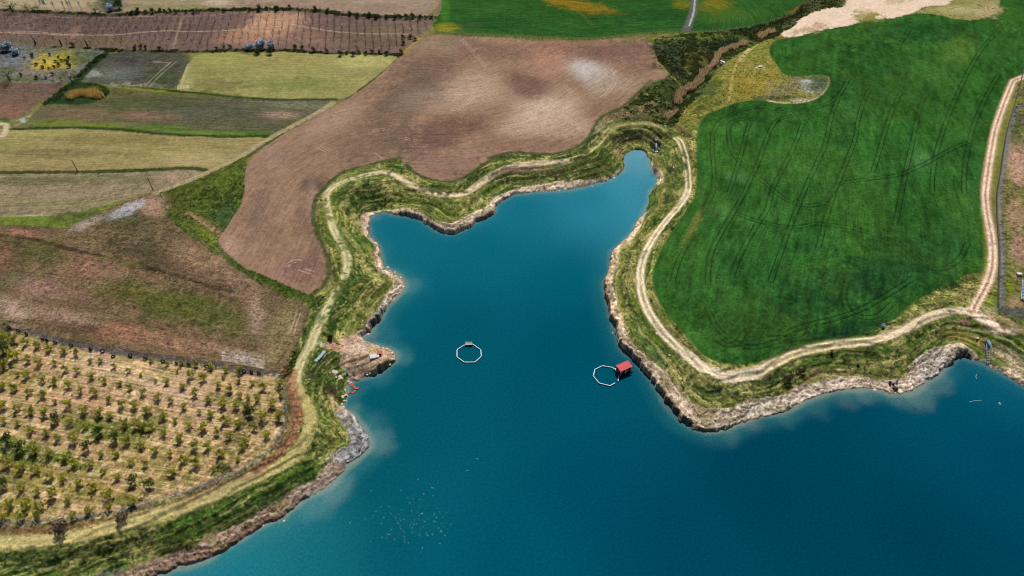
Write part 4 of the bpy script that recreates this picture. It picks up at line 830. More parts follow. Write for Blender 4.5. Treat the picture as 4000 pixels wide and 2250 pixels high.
# ---------------------------------------------------------------- object helpers
class MB:
    def __init__(s): s.v = []; s.f = []; s.c = []
    def quad(s, a, b, c, d, col=None):
        n = len(s.v); s.v += [a, b, c, d]; s.f.append((n, n + 1, n + 2, n + 3)); s.c.append(col)
    def tri(s, a, b, c, col=None):
        n = len(s.v); s.v += [a, b, c]; s.f.append((n, n + 1, n + 2)); s.c.append(col)
    def box(s, c, sz, rz=0.0, rx=0.0, ry=0.0):
        from mathutils import Euler, Vector
        E = Euler((rx, ry, rz)).to_matrix(); n = len(s.v)
        for dz in (-.5, .5):
            for dx, dy in ((-.5, -.5), (.5, -.5), (.5, .5), (-.5, .5)):
                p = E @ Vector((dx * sz[0], dy * sz[1], dz * sz[2])); s.v.append((c[0] + p.x, c[1] + p.y, c[2] + p.z))
        for f in ((3, 2, 1, 0), (4, 5, 6, 7), (0, 1, 5, 4), (1, 2, 6, 5), (2, 3, 7, 6), (3, 0, 4, 7)):
            s.f.append(tuple(n + k for k in f)); s.c.append(None)
    def tube(s, pts, r, seg=6, r2=None, cap=True):
        from mathutils import Vector
        P = [Vector(p) for p in pts]; n0 = len(s.v); m = len(P)
        for k, p in enumerate(P):
            d = (P[min(k + 1, m - 1)] - P[max(k - 1, 0)]).normalized()
            a = d.cross(Vector((0, 0, 1))); a = a.normalized() if a.length > 1e-3 else Vector((1, 0, 0))
            b = d.cross(a).normalized(); rr = r if r2 is None else r + (r2 - r) * k / (m - 1)
            for q in range(seg):
                t = 2 * math.pi * q / seg; w_ = p + a * math.cos(t) * rr + b * math.sin(t) * rr; s.v.append(tuple(w_))
        for k in range(m - 1):
            for q in range(seg):
                a0 = n0 + k * seg + q; a1 = n0 + k * seg + (q + 1) % seg
                s.f.append((a0, a1, a1 + seg, a0 + seg)); s.c.append(None)
        if cap:
            s.f.append(tuple(n0 + q for q in range(seg))[::-1]); s.c.append(None)
            s.f.append(tuple(n0 + (m - 1) * seg + q for q in range(seg))); s.c.append(None)
    def torus(s, R_, r, n=20, k=8, M=None):
        n0 = len(s.v)
        for i in range(n):
            a = 2 * math.pi * i / n
            for j in range(k):
                b = 2 * math.pi * j / k
                s.v.append(((R_ + r * math.cos(b)) * math.cos(a), r * 1.25 * math.sin(b), (R_ + r * math.cos(b)) * math.sin(a)))
        for i in range(n):
            for j in range(k):
                s.f.append((n0 + i * k + j, n0 + i * k + (j + 1) % k, n0 + ((i + 1) % n) * k + (j + 1) % k, n0 + ((i + 1) % n) * k + j)); s.c.append(None)
    def mesh(s, name, mat, smooth_=False):
        me = bpy.data.meshes.new(name); me.from_pydata(s.v, [], s.f)
        if any(c is not None for c in s.c):
            a = me.attributes.new('col', 'FLOAT_COLOR', 'CORNER')
            out = []
            for f, c in zip(s.f, s.c):
                out += list((float(c[0]), float(c[1]), float(c[2]), 1.0) if c is not None else (.2, .2, .2, 1)) * len(f)
            a.data.foreach_set('color', np.array(out, np.float32))
        if smooth_: me.polygons.foreach_set('use_smooth', [True] * len(me.polygons))
        me.materials.append(mat); me.update()
        return me
def obj(name, me, parent=None, loc=(0, 0, 0), rot=(0, 0, 0), scl=(1, 1, 1)):
    o = bpy.data.objects.new(name, me); COLL.objects.link(o)
    o.parent = parent; o.location = loc; o.rotation_euler = rot; o.scale = scl
    return o
def empty(name, loc=(0, 0, 0), rz=0.0):
    o = bpy.data.objects.new(name, None); COLL.objects.link(o); o.location = loc; o.rotation_euler = (0, 0, rz); return o
def copy_tree(o, parent=None):
    c = o.copy(); COLL.objects.link(c); c.parent = parent
    for ch in list(o.children): copy_tree(ch, c)
    return c
def rv(a=1.0):
    return (random.uniform(-a, a), random.uniform(-a, a), random.uniform(-a, a))
def crown(n, rad, hgt, leaf, seed, z0=0.0, clumps=7, open_=.5):
    """leaf-sized faces in uneven clumps around a few limbs"""
    rd = random.Random(seed); mb = MB(); cl = []
    for k in range(clumps):
        a = rd.uniform(0, 6.283); q = rd.uniform(.15, .75) * rad
        cl.append((q * math.cos(a), q * math.sin(a), z0 + hgt * rd.uniform(.2, .85), rd.uniform(.28, .55) * rad))
    for _ in range(n):
        cx, cy, cz, cr = rd.choice(cl)
        d = [rd.gauss(0, 1) for _ in range(3)]; L = math.sqrt(sum(x * x for x in d)) + 1e-6; q = cr * rd.uniform(.35, 1.15) / L
        p = (cx + d[0] * q, cy + d[1] * q, max(z0 * .6, cz + d[2] * q * hgt / rad * .6))
        a = [rd.gauss(0, 1) for _ in range(3)]; b = [rd.gauss(0, 1) for _ in range(3)]
        la = math.sqrt(sum(x * x for x in a)); a = [x / la for x in a]
        dt = sum(x * y for x, y in zip(a, b)); b = [y - dt * x for x, y in zip(a, b)]; lb = math.sqrt(sum(x * x for x in b)) + 1e-6; b = [x / lb for x in b]
        s1 = leaf * rd.uniform(.6, 1.4) * .5; s2 = s1 * rd.uniform(.5, .9)
        P = lambda u, v: (p[0] + a[0] * u * s1 + b[0] * v * s2, p[1] + a[1] * u * s1 + b[1] * v * s2, p[2] + a[2] * u * s1 + b[2] * v * s2)
        mb.quad(P(-1, 0), P(0, -1), P(1, 0), P(0, 1))
    return mb
def limbs(h, r, rad, seed, n=5):
    rd = random.Random(seed); mb = MB()
    mb.tube([(0, 0, -.2), (rd.uniform(-.05, .05), rd.uniform(-.05, .05), h * .5), (rd.uniform(-.1, .1), rd.uniform(-.1, .1), h * .8)], r, 6, r * .6)
    for k in range(n):
        a = 6.283 * k / n + rd.uniform(-.4, .4); z = h * rd.uniform(.35, .6)
        mb.tube([(0, 0, z), (math.cos(a) * rad * .35, math.sin(a) * rad * .35, z + h * .25), (math.cos(a) * rad * .65, math.sin(a) * rad * .65, z + h * .42)], r * .5, 5, r * .15)
    return mb
M_bark = simple('bark', C(96, 80, 64), .9, .1)
M_oliveleaf = leaf_mat('yellow_green_leaves', [C(70, 84, 30), C(104, 112, 40), C(140, 138, 52), C(160, 150, 64)], bright=1.7)
M_darkleaf = leaf_mat('dark_green_leaves', [C(40, 60, 28), C(58, 80, 34), C(84, 100, 40)])
M_bushleaf = leaf_mat('hedge_leaves', [C(40, 54, 34), C(58, 74, 42), C(80, 94, 52)])
M_yellowleaf = leaf_mat('bright_bush_leaves', [C(60, 84, 28), C(96, 116, 36), C(130, 140, 50)])
M_greytwig = leaf_mat('grey_bare_twigs', [C(110, 124, 134), C(140, 154, 166), C(176, 188, 196)], bright=1.7)
M_darktwig = leaf_mat('dark_bare_twigs', [C(48, 38, 42), C(74, 60, 58), C(96, 80, 72)])
M_reed = leaf_mat('dry_reeds', [C(126, 108, 84), C(156, 136, 108), C(182, 162, 132)], bright=1.7)
M_ybrown = leaf_mat('golden_reeds', [C(140, 118, 62), C(176, 148, 84), C(196, 172, 112)], bright=1.45)
M_scrub = simple('scrub_foliage', (0, 0, 0), .9, .1, .3, 2.0, attr='col')
_t = M_scrub.node_tree; _b = [n for n in _t.nodes if n.type == 'BSDF_PRINCIPLED'][0]; _o = [n for n in _t.nodes if n.type == 'OUTPUT_MATERIAL'][0]
_tr = _t.nodes.new('ShaderNodeBsdfTranslucent'); _t.links.new(_b.inputs['Base Color'].links[0].from_socket, _tr.inputs[0])
_mx = _t.nodes.new('ShaderNodeMixShader'); _mx.inputs[0].default_value = .5; _t.links.new(_b.outputs[0], _mx.inputs[1]); _t.links.new(_tr.outputs[0], _mx.inputs[2]); _t.links.new(_mx.outputs[0], _o.inputs[0])
M_conc = simple('concrete', C(214, 208, 190), .8, .2, .1)
M_wire = simple('wire', C(140, 140, 140), .5, .4, .1)
M_net = simple('dark_wire_mesh', C(96, 98, 104), .8, .1, .1)
M_rubber = simple('tyre_rubber', C(30, 30, 32), .8, .3, .2)
M_pole = simple('dark_timber_pole', C(62, 48, 44), .8, .2, .2)
M_white = simple('white_float', C(222, 232, 236), .5, .4, .12)
M_red = simple('red_roof_sheet', C(206, 66, 74), .5, .3, .08)
M_dkred = simple('dark_red_boards', C(120, 26, 30), .7, .2, .15)
M_dark = simple('dark_deck', C(44, 42, 44), .8, .2, .2)
M_wwood = simple('white_trim', C(220, 220, 220), .6, .3, .1)
M_glass = simple('window_glass', C(40, 54, 62), .1, .5, .05)
M_stone = simple('pale_stone', C(212, 200, 184), .9, .1, .25, 2.0)
M_blue = simple('solar_cell', C(38, 96, 140), .2, .5, .1)
M_sheet = simple('pale_blue_sheet', C(176, 204, 216), .5, .3, .2)
M_cloth = simple('faded_red_cloth', C(212, 104, 86), .8, .1, .3, 2.0)
M_rust = simple('rusty_iron', C(84, 50, 44), .8, .2, .3)
M_log = simple('weathered_wood', C(120, 84, 62), .9, .1, .3)
M_teal = simple('teal_plastic', C(40, 130, 140), .5, .3, .1)
M_fall = simple('white_water', C(220, 230, 240), .4, .4, .15)
M_steel = simple('blue_grey_steel', C(110, 140, 176), .5, .5, .15)
# ---------------------------------------------------------------- trees of the lower-left orchard
T6 = [(190,280,1.1),(40,270,1.3),(370,310),(535,355),(710,400),(890,440),(1065,465),(1270,560,.6),(1425,565,.7),(1620,640,.7),(1820,700,.7),(1985,760,.5),(50,450,1.6),(215,510,1.5),(385,555,1.0),(570,600),(760,610,.8),(930,680,.9),(1105,710,.8),(1300,775,.9),(1480,860,.8),(1680,900,.7),(1845,950,.8),(2035,1010,.9),
(50,650,1.3),(240,765,.6),(390,780),(600,850,.9),(760,870),(955,930),(1140,985,.9),(1330,1040),(1530,1120,.8),(1720,1190),(1890,1220),(2110,1280,1.1),(45,920),(210,965),(415,1010,.9),(600,1065),(780,1140,.6),(985,1180),(1195,1270,1.1),(1400,1330,1.2),(1560,1350,.9),(50,1200,1.1),(245,1235),(425,1290,1.1),(620,1330,1.1),(820,1400,1.2),(1010,1420)]
T7 = [(120,160,.7),(300,195,.6),(465,195,.8),(625,215,.9),(785,235,.9),(955,265,.9),(1115,280,1.1),(405,275,.5),(565,330,1.1),(705,375),(935,340,.5),(1100,400,.6),(1270,420,.7),(1395,465),(1570,450,1.1),(1600,560,.8),(165,390,.5),(300,400,.8),(465,465,.9),(605,535,1.0),(870,450,.8),(1010,500,1.0),(1130,550,.7),(1210,590,.8),(1330,600,.9),(1480,670,1.1),
(190,575,.9),(345,620,.8),(490,680,.8),(655,750,.6),(775,610,.9),(925,655,1.2),(1070,680,1.1),(1190,700,1.1),(1240,770,1.2),(1400,800,1.3),(1560,810,1.2),(250,800,1.1),(385,840,.7),(560,905,.9),(700,930,1.1),(805,780,1.0),(965,840,1.2),(1120,880,1.0),(1280,940,1.0),(1440,1000,.9),(20,930,1),(115,930,1.1),(270,980,1.0),(435,1035,1.1),(605,1130,1.1),(760,1150,1.0),(865,990,.9),(1010,1030,.9),(1180,1080,1.0),
(20,1120,.9),(175,1180,.9),(330,1230,.8),(490,1280,1.1),(640,1330,1.2),(910,1210,1.1),(830,1400,.8),(60,1340,.8),(365,1420,1.1),(1090,1280,.6),(1160,1140,.9)]
T1 = [(20,65,.8),(105,85,.8),(205,130,1.1),(290,150),(375,180,.9),(470,200,1.1),(560,250,1.2),(650,285,.7),(740,290,.8),(845,330,.8),(935,350,.7),(370,65,1.0),(460,90,1.1),(545,105,.8),(630,140,1.3),(730,180,1.2),(810,205,1.1),(910,230,.9),(795,90,1.1),(880,105,1.1),(965,120,1.1),
(40,205,1.4),(140,260,1.4),(215,265,1.3),(310,285,1.1),(410,310,1.0),(480,340,1.1),(575,355,.8),(660,390,.7),(755,425,.9),(860,465,1.2),(950,490,1.3),(45,350,1.2),(145,370,1.2),(230,390,1.1),(325,420,1.0),(410,435,.9),(510,465,.9),(605,500,1.1),(700,545,1.3),(850,590,1.0),
(40,475,1.2),(145,500,1.0),(235,520,.8),(330,550,1.2),(430,585,.8),(575,645,1.0),(695,630,.9),(475,672,.9),(60,605,1.1),(165,610,1.2),(255,620,1.3),(20,695,1.0),(140,690,1.0),(230,685,.9)]
px = [(x * .276, 1250 + y * .276, (r[0] if r else 1.0)) for x, y, *r in T6] + [(550 + x * .345, 1350 + y * .345, (r[0] if r else 1.0)) for x, y, *r in T7] + [(x * .61, 1600 + y * .61, (r[0] if r else 1.0)) for x, y, *r in T1] + [(833, 1836, .8)]
pts = []
for p in px:
    if all(math.hypot(p[0] - q[0], p[1] - q[1]) > 20 for q in pts): pts.append(p)
bases = atm([(p[0], p[1]) for p in pts], add=1.1)
protos = []
for k in range(6):
    t = empty('orchard_tree'); obj('trunk', limbs(1.9, .09, 1.2, 50 + k).mesh('trunk', M_bark), t)
    obj('crown', crown(330, 1.45, 2.1, .34, 60 + k, .75, 9).mesh('crown', M_oliveleaf if k < 4 else M_darkleaf), t); protos.append(t)
order = ['1st', '2nd', '3rd'] + ['%dth' % k for k in range(4, 60)]
da = np.array(unproj([(0, 1560)], H0)[0]) ; db = np.array(unproj([(1000, 1870)], H0)[0]); du = (db - da) / np.linalg.norm(db - da); dp = np.array([du[1], -du[0]])
BP = np.array([(b[0], b[1]) for b in bases]); perp = (BP - da) @ dp; along = (BP - da) @ du
rowi = np.round((perp - perp.min()) / 5.2).astype(int)
_, rowi = np.unique(rowi, return_inverse=True)
used_p = set()
for i, (p, b) in enumerate(zip(pts, bases)):
    s = p[2]; green = vnoise(np.float64(b[0]), np.float64(b[1]), 18, 90)
    k = random.randrange(4) if s < 1.15 else random.randrange(2, 6)
    if k in used_p: o = copy_tree(protos[k])
    else: o = protos[k]; used_p.add(k)
    o.location = (b[0], b[1], b[2] - .05); o.rotation_euler = (0, 0, random.uniform(0, 6.28)); o.scale = (s * 1.08, s * 1.08, s * random.uniform(.95, 1.15))
    r_ = rowi[i]; nth = int(np.sum((rowi == r_) & (along < along[i])))
    size = 'tiny' if s < .65 else 'small' if s < .9 else 'medium' if s < 1.12 else 'large'
    hue = 'dark green' if k >= 4 else 'yellow-green'
    tag(o, f'{size} {hue} fruit tree, {order[nth]} from left in {order[int(r_)]} orchard row below the tyres', 'tree', 'young fruit trees in the pale lower-left orchard')
# ---------------------------------------------------------------- tyres along the orchard fence
TY = [(128,98),(258,150),(370,195),(600,270),(660,285),(775,310),(1005,355),(1275,410),(1447,438),(1843,500),(2055,535)]
TY = [(x * .276, 1250 + y * .276) for x, y in TY] + [(550 + x * .345, 1350 + y * .345) for x, y in ((248,175),(400,195),(540,210),(745,235),(1170,290),(1250,295),(1335,312))]
mb = MB(); mb.torus(.58, .17); tm = mb.mesh('tyre', M_rubber, True)
for i, ((u, v), b) in enumerate(zip(TY, atm(TY, add=.7))):
    sc_ = random.uniform(.85, 1.1)
    o = obj('tractor_tyre', tm, None, (b[0], b[1], b[2] + .68 * sc_), (random.uniform(-.25, .1), 0, random.uniform(-.5, .3)), (sc_,) * 3)
    tag(o, f'black tractor tyre standing upright on the upper orchard edge, {order[i]} from the left', 'tyre', 'tractor tyres standing along the upper orchard edge')
b = at(1605 * .276, 1250 + 520 * .276)
o = obj('tractor_tyre', tm, None, (b[0], b[1], b[2] + .25), (R(85), 0, 0)); tag(o, 'only tractor tyre lying flat, just below the tyre row', 'tyre', 'tractor tyres standing along the upper orchard edge')
# ---------------------------------------------------------------- fences
def fence(name, post_px, label, h=1.9, w_=.14, group=None, arm=False, wires=3, net=False, braces=(), matp=M_conc, zb=0.0, arm_side=1):
    base = [Vec for Vec in atm(post_px, add=0)]
    root = empty(name, base[0]); o0 = np.array(base[0])
    pm = MB(); pm.box((0, 0, h / 2 - .15), (w_, w_, h + .3))
    if arm: pm.box((0, .2 * arm_side, h + .18), (w_ * .8, .55, w_ * .8), rx=R(42) * arm_side)
    me = pm.mesh('fence_post', matp)
    pos = [np.array(b_) - o0 for b_ in base]
    for k, p in enumerate(pos):
        q = pos[min(k + 1, len(pos) - 1)] - pos[max(k - 1, 0)]
        obj('fence_post', me, root, tuple(p), (random.uniform(-.03, .03), random.uniform(-.03, .03), math.atan2(q[1], q[0])))
    for k in [q for q in braces if q < len(pos)]:
        bm_ = MB()
        for s in (-1, 1): bm_.tube([(s * .9, 0, -.1), (0, 0, h * .85)], w_ * .4, 5)
        q = pos[min(k + 1, len(pos) - 1)] - pos[max(k - 1, 0)]
        obj('brace', bm_.mesh('brace', matp), root, tuple(pos[k]), (0, 0, math.atan2(q[1], q[0])))
    wm = MB()
    for z in np.linspace(.3, h - .15, wires):
        for a, b_ in zip(pos[:-1], pos[1:]): wm.tube([(a[0], a[1], a[2] + z), (b_[0], b_[1], b_[2] + z)], .018, 4, cap=False)
    obj('wires', wm.mesh('wires', M_wire), root)
    if net:
        nm = MB(); rd = random.Random(5)
        for a, b_ in zip(pos[:-1], pos[1:]):
            L = float(np.linalg.norm(b_ - a)); n = max(2, int(L / .22))
            for k in range(n):
                for s in (-1, 1):
                    t0 = k / n; t1 = min(1, max(0, (k + s * h / .22) / n)); zt = h - .1
                    f_ = abs(t1 - t0) * n * .22 / h
                    A = a + (b_ - a) * t0; B = a + (b_ - a) * t1
                    nm.tube([(A[0], A[1], A[2] + .08), (B[0], B[1], B[2] + .08 + (zt - .08) * min(1, f_))], .016, 3, cap=False)
        obj('wire_mesh', nm.mesh('wire_mesh', M_net), root)
    return tag(root, label, 'fence', group)
def every(pxl, step, nmax=100):
    P = W(pxl, 1, push=False); seg = np.linalg.norm(np.diff(P, axis=0), axis=1); s = np.concatenate([[0], np.cumsum(seg)])
    q = np.arange(0, s[-1], step)[:nmax]
    return np.stack([np.interp(q, s, P[:, 0]), np.interp(q, s, P[:, 1])], 1)
def to_px(P):
    out = []
    for x, y in P:
        z = float(zat(x, y)); c, s = math.cos(PITCH), math.sin(PITCH)
        f = y * c + (CAM_H - z) * s; up = y * s + (z - CAM_H) * c
        out.append((2000 + FPX * x / f, 1125 - FPX * up / f))
    return out
TF = [(1678,128),(1714,130),(1802,135),(2000,142),(2129,150),(2311,153),(2430,139),(2569,127),(2678,125),(2776,127),(2906,114),(3000,93),(3052,73),(3129,46),(3190,22),(3228,8)]
fence('wire_fence', to_px(every(TF, 4.0)), 'long wire fence with pale posts below the bright green top fields', 2.0, .2, braces=(21, 34, 43, 60, 80))
fence('wire_fence', to_px(every([(1738,-12),(1725,10),(1712,40),(1700,62)], 4.0)), 'short pale-post fence climbing the left side of the top green field', 1.9, .16)
FBP = [(55,1062),(165,1062),(275,1055),(385,1040),(495,1030),(600,1022),(713,1012),(825,988),(930,962),(1040,935),(1145,915),(1250,895),(1355,858),(1450,812),(1550,768),(1650,735),(1735,700),(1830,655),(1910,597)]
FBP = [(x * .5176, 1500 + y * .5176) for x, y in FBP] + [(1031,1785),(1064,1752),(1088,1712),(1106,1680),(1118,1640),(1120,1600),(1116,1560),(1110,1520),(1097,1478)]
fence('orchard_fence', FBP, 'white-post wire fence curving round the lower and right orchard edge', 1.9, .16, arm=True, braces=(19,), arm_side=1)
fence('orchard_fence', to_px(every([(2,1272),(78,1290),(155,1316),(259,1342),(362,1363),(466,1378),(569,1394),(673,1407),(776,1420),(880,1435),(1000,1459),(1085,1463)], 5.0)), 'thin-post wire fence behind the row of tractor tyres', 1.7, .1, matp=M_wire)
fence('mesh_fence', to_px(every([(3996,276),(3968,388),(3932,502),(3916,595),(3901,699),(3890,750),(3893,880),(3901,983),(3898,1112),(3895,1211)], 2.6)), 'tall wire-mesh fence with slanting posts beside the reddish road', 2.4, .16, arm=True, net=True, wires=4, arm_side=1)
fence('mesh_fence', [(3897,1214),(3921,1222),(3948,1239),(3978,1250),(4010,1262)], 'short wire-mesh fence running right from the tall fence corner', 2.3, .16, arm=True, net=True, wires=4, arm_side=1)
# ---------------------------------------------------------------- utility poles
for k, (u, v, lab) in enumerate(((305,672,'dark timber pole standing alone in the olive stubble field'),(598,742,'dark timber pole beside the diagonal dirt track corner'))):
    b = at(u, v); t = empty('utility_pole', b)
    mb = MB(); mb.tube([(0, 0, -.3), (0, 0, 6.6)], .17, 8, .11); obj('pole', mb.mesh('pole', M_pole, True), t)
    mb = MB(); mb.box((0, 0, 6.3), (1.1, .1, .12)); obj('crossarm', mb.mesh('crossarm', M_pole), t)
    for s in (-.45, .45):
        mb = MB(); mb.tube([(s, 0, 6.36), (s, 0, 6.55)], .05, 6); obj('insulator', mb.mesh('insulator', M_conc), t)
    tag(t, lab, 'utility pole', 'timber poles in the stubble fields')
# ---------------------------------------------------------------- floating fish cages
def cage(cx, cy, pxs, label, box_side=None, gap=None):
    P = unproj(pxs); c = P.mean(0); t = empty('fish_cage', (c[0], c[1], 0)); P = P - c
    n = len(P)
    for k in range(n):
        a, b_ = P[k], P[(k + 1) % n]
        if gap == k: b_ = a + (b_ - a) * .62
        mb = MB(); L = np.linalg.norm(b_ - a); d = (b_ - a) / L; m = max(3, int(L / .75))
        for q in range(m):
            s0 = a + d * (L * q / m + .03); s1 = a + d * (L * (q + 1) / m - .03)
            mb.tube([(s0[0], s0[1], .22), (s1[0], s1[1], .22)], .2, 8)
        obj('float_pipe', mb.mesh('float_pipe', M_white, False), t)
    mb = MB()
    for k in range(n):
        mb.tube([(P[k][0], P[k][1], .1), (P[k][0], P[k][1], .62)], .07, 6)
    obj('corner_posts', mb.mesh('corner_posts', M_wire), t)
    return tag(t, label, 'fish cage', 'octagonal floating fish cages on the lake'), t
z = lambda L, ox, oy, s: [(ox + x * s, oy + y * s) for x, y in L]
c1, t1 = cage(0, 0, z([(720,325),(548,440),(548,618),(735,752),(1000,748),(1162,605),(1145,435),(945,300)], 1700, 1300, .1553), 'white octagonal float ring with a small platform, alone on open water')
c = np.array(t1.location[:2])
q = unproj([(1700 + 845 * .1553, 1300 + 310 * .1553)])[0] - c
mb = MB(); mb.box((q[0], q[1], .75), (2.6, 1.1, .12)); 
for sx in (-1.15, 1.15):
    for sy in (-.45, .45): mb.box((q[0] + sx, q[1] + sy, .4), (.12, .12, .6))
mb.box((q[0], q[1] + .5, 1.3), (2.6, .06, .06)); 
for sx in (-1.25, 0, 1.25): mb.box((q[0] + sx, q[1] + .5, 1.05), (.06, .06, .55))
obj('platform', mb.mesh('platform', M_wire), t1)
cage(0, 0, z([(345,840),(150,935),(112,1100),(260,1278),(530,1345),(735,1230),(760,1040),(600,885)], 2300, 1300, .1553), 'white octagonal float ring moored beside the red-roofed hut', gap=4)
# ---------------------------------------------------------------- floating hut
rc = np.array([unproj([(2300 + x * .1553, 1300 + y * .1553)], z=3.0)[0] for x, y in ((665,820),(810,970),(1115,835),(960,690))])
cen = rc.mean(0); ex = rc[2] - rc[1]; Lx = np.linalg.norm(ex); Ly = np.linalg.norm(rc[0] - rc[1]); ang = math.atan2(ex[1], ex[0])
hut = empty('floating_hut', (cen[0], cen[1], 0), ang)
bw, bd = Lx - .7, Ly - .5
mb = MB(); mb.box((0, 0, .3), (Lx + .5, Ly + .7, .18)); obj('deck', mb.mesh('deck', M_dark), hut)
for sy in (-1, 1):
    mb = MB(); mb.tube([(-Lx / 2, sy * Ly * .4, .12), (Lx / 2, sy * Ly * .4, .12)], .22, 10); obj('pontoon', mb.mesh('pontoon', M_dark, True), hut)
def wallbm(mb, x0, x1, y, zz0, zz1, openings, dy=.05, axis=0):
    xs = sorted({x0, x1, *[o_[0] for o_ in openings], *[o_[1] for o_ in openings]})
    zs_ = sorted({zz0, zz1, *[o_[2] for o_ in openings], *[o_[3] for o_ in openings]})
    for a, b_ in zip(xs[:-1], xs[1:]):
        for c_, d_ in zip(zs_[:-1], zs_[1:]):
            mx, mz = (a + b_) / 2, (c_ + d_) / 2
            if any(o_[0] < mx < o_[1] and o_[2] < mz < o_[3] for o_ in openings): continue
            if axis == 0: mb.box((mx, y, mz), (b_ - a, dy, d_ - c_))
            else: mb.box((y, mx, mz), (dy, b_ - a, d_ - c_))
wz0, wz1 = .39, 2.62
door = (-.35, .45, .39, 2.35); w1 = (-bw / 2 + .25, -bw / 2 + 1.0, 1.3, 2.0); w2 = (bw / 2 - 1.5, bw / 2 - .9, 1.1, 2.1)
mb = MB(); wallbm(mb, -bw / 2, bw / 2, -bd / 2, wz0, wz1, [door, w1, w2]); obj('wall', mb.mesh('wall', M_dkred), hut)
mb = MB(); wallbm(mb, -bw / 2, bw / 2, bd / 2, wz0, 2.95, []); obj('wall', mb.mesh('wall', M_dkred), hut)
for sx in (-1, 1):
    mb = MB(); wallbm(mb, -bd / 2 + .03, bd / 2 - .03, sx * bw / 2, wz0, 2.7, [(-.4, .4, 1.3, 2.0)], axis=1)
    for k in range(12): mb.box((sx * (bw / 2 + .03), -bd / 2 + .15 + k * (bd - .3) / 11, 1.5), (.02, .04, 2.1))
    obj('wall', mb.mesh('wall', M_dkred), hut)
    f_ = MB()
    for yy, zz_, a_, b_ in ((-.4, 1.65, .07, .7), (.4, 1.65, .07, .7)): f_.box((sx * (bw / 2 + .04), yy, zz_), (.06, a_, b_))
    for zz_ in (1.3, 2.0): f_.box((sx * (bw / 2 + .04), 0, zz_), (.06, .87, .07))
    fo = obj('window', f_.mesh('window', M_wwood), hut)
    g_ = MB(); g_.box((sx * (bw / 2), 0, 1.65), (.02, .74, .64)); obj('pane', g_.mesh('pane', M_glass), fo)
for w_ in (w1, w2):
    f_ = MB(); xm = (w_[0] + w_[1]) / 2; zm = (w_[2] + w_[3]) / 2
    for xx in (w_[0], w_[1]): f_.box((xx, -bd / 2 - .04, zm), (.09, .06, w_[3] - w_[2] + .1))
    for zz_ in (w_[2], w_[3]): f_.box((xm, -bd / 2 - .04, zz_), (w_[1] - w_[0] - .09, .06, .09))
    fo = obj('window', f_.mesh('window', M_wwood), hut)
    g_ = MB(); g_.box((xm, -bd / 2, zm), (w_[1] - w_[0], .02, w_[3] - w_[2])); obj('pane', g_.mesh('pane', M_glass), fo)
mb = MB(); mb.box((.05, -bd / 2 - .01, 1.37), (.8, .06, 1.96)); dr = obj('door', mb.mesh('door', M_wwood), hut)
mb = MB(); mb.box((.33, -bd / 2 - .07, 1.35), (.05, .06, .16)); obj('handle', mb.mesh('handle', M_dark), dr)
mb = MB()
ridge = .28
for s in (-1, 1):
    A = [(-Lx / 2, s * Ly / 2, 2.78), (Lx / 2, s * Ly / 2, 2.78), (Lx / 2, 0, 2.78 + ridge), (-Lx / 2, 0, 2.78 + ridge)]
    B = [(x, y, z_ + .07) for x, y, z_ in A]
    if s < 0: mb.quad(*B); mb.quad(*A[::-1])
    else: mb.quad(*B[::-1]); mb.quad(*A)
    mb.quad(A[0], A[1], B[1], B[0])
    for q0, q1 in ((0, 3), (1, 2)): mb.quad(A[q0], A[q1], B[q1], B[q0])
    n = int(Lx / .3)
    for k in range(n + 1):
        x = -Lx / 2 + .03 + k * (Lx - .06) / n
        mb.box((x, s * Ly / 4, 2.78 + ridge / 2 + .085), (.05, math.hypot(Ly / 2, ridge) - .02, .05), rx=-s * math.atan2(ridge, Ly / 2))
obj('roof', mb.mesh('roof', M_red), hut)
mb = MB()
for sx in (-1, 1): mb.box((sx * (Lx / 2 - .06), -Ly / 2 - .05, 1.55), (.09, .09, 2.4))
obj('porch_posts', mb.mesh('porch_posts', M_wwood), hut)
tag(hut, 'small red-roofed hut floating beside the cliff', 'hut')
gw = unproj([(2300 + 690 * .1553, 1300 + 930 * .1553), (2300 + 760 * .1553, 1300 + 1020 * .1553)])
mb = MB(); a, b_ = gw - gw[0]; mb.tube([(a[0], a[1], .5), (b_[0], b_[1], .5)], .16, 6); mb.tube([(a[0] - .6, a[1] + .2, .5), (b_[0] - .6, b_[1] + .2, .5)], .1, 6)
for k in range(6):
    f_ = k / 5; mb.box((b_[0] * f_ - .3, b_[1] * f_ + .1, .56), (.7, .2, .05))
tag(obj('gangway', mb.mesh('gangway', M_wwood), None, (gw[0][0], gw[0][1], 0)), 'short white gangway joining the float ring to the red hut', 'gangway')
# ---------------------------------------------------------------- hedge bushes, big shrubs and thickets
bush_p = {}
def bush(name, u, v, rad, mat, label, cat='bush', group=None, n=320, h=1.5, leaf=.45, add=None, trunk=True, kind=None):
    key = (mat.name, n > 200)
    b = at(u, v, rad * h * .5 if add is None else add)
    if key not in bush_p:
        o = empty(name); obj('crown', crown(n, 1.0, h, leaf / max(rad, .8), hash(mat.name) % 97, .12, 10).mesh('crown', mat), o)
        obj('stem', limbs(1.1, .07, .8, 3).mesh('stem', M_bark), o); bush_p[key] = o
    else:
        o = copy_tree(bush_p[key]); o.name = name
    o.location = (b[0], b[1], b[2] - .05); o.rotation_euler = (0, 0, random.uniform(0, 6.28)); o.scale = (rad, rad * random.uniform(.8, 1.1), rad * random.uniform(.85, 1.1))
    return tag(o, label, cat, group)
k_ = .515
HB = sorted([(x * k_ + 1000, y * k_) for x, y in ((295,355),(345,355),(440,375),(540,385),(640,400),(685,395),(735,400),(780,390),(830,395),(880,390),(935,395),(985,400),(1105,395))] + [(500 + x * .412, y * .412) for x, y in ((55,450),(115,440),(160,445),(300,455),(840,450),(905,445),(970,435))])
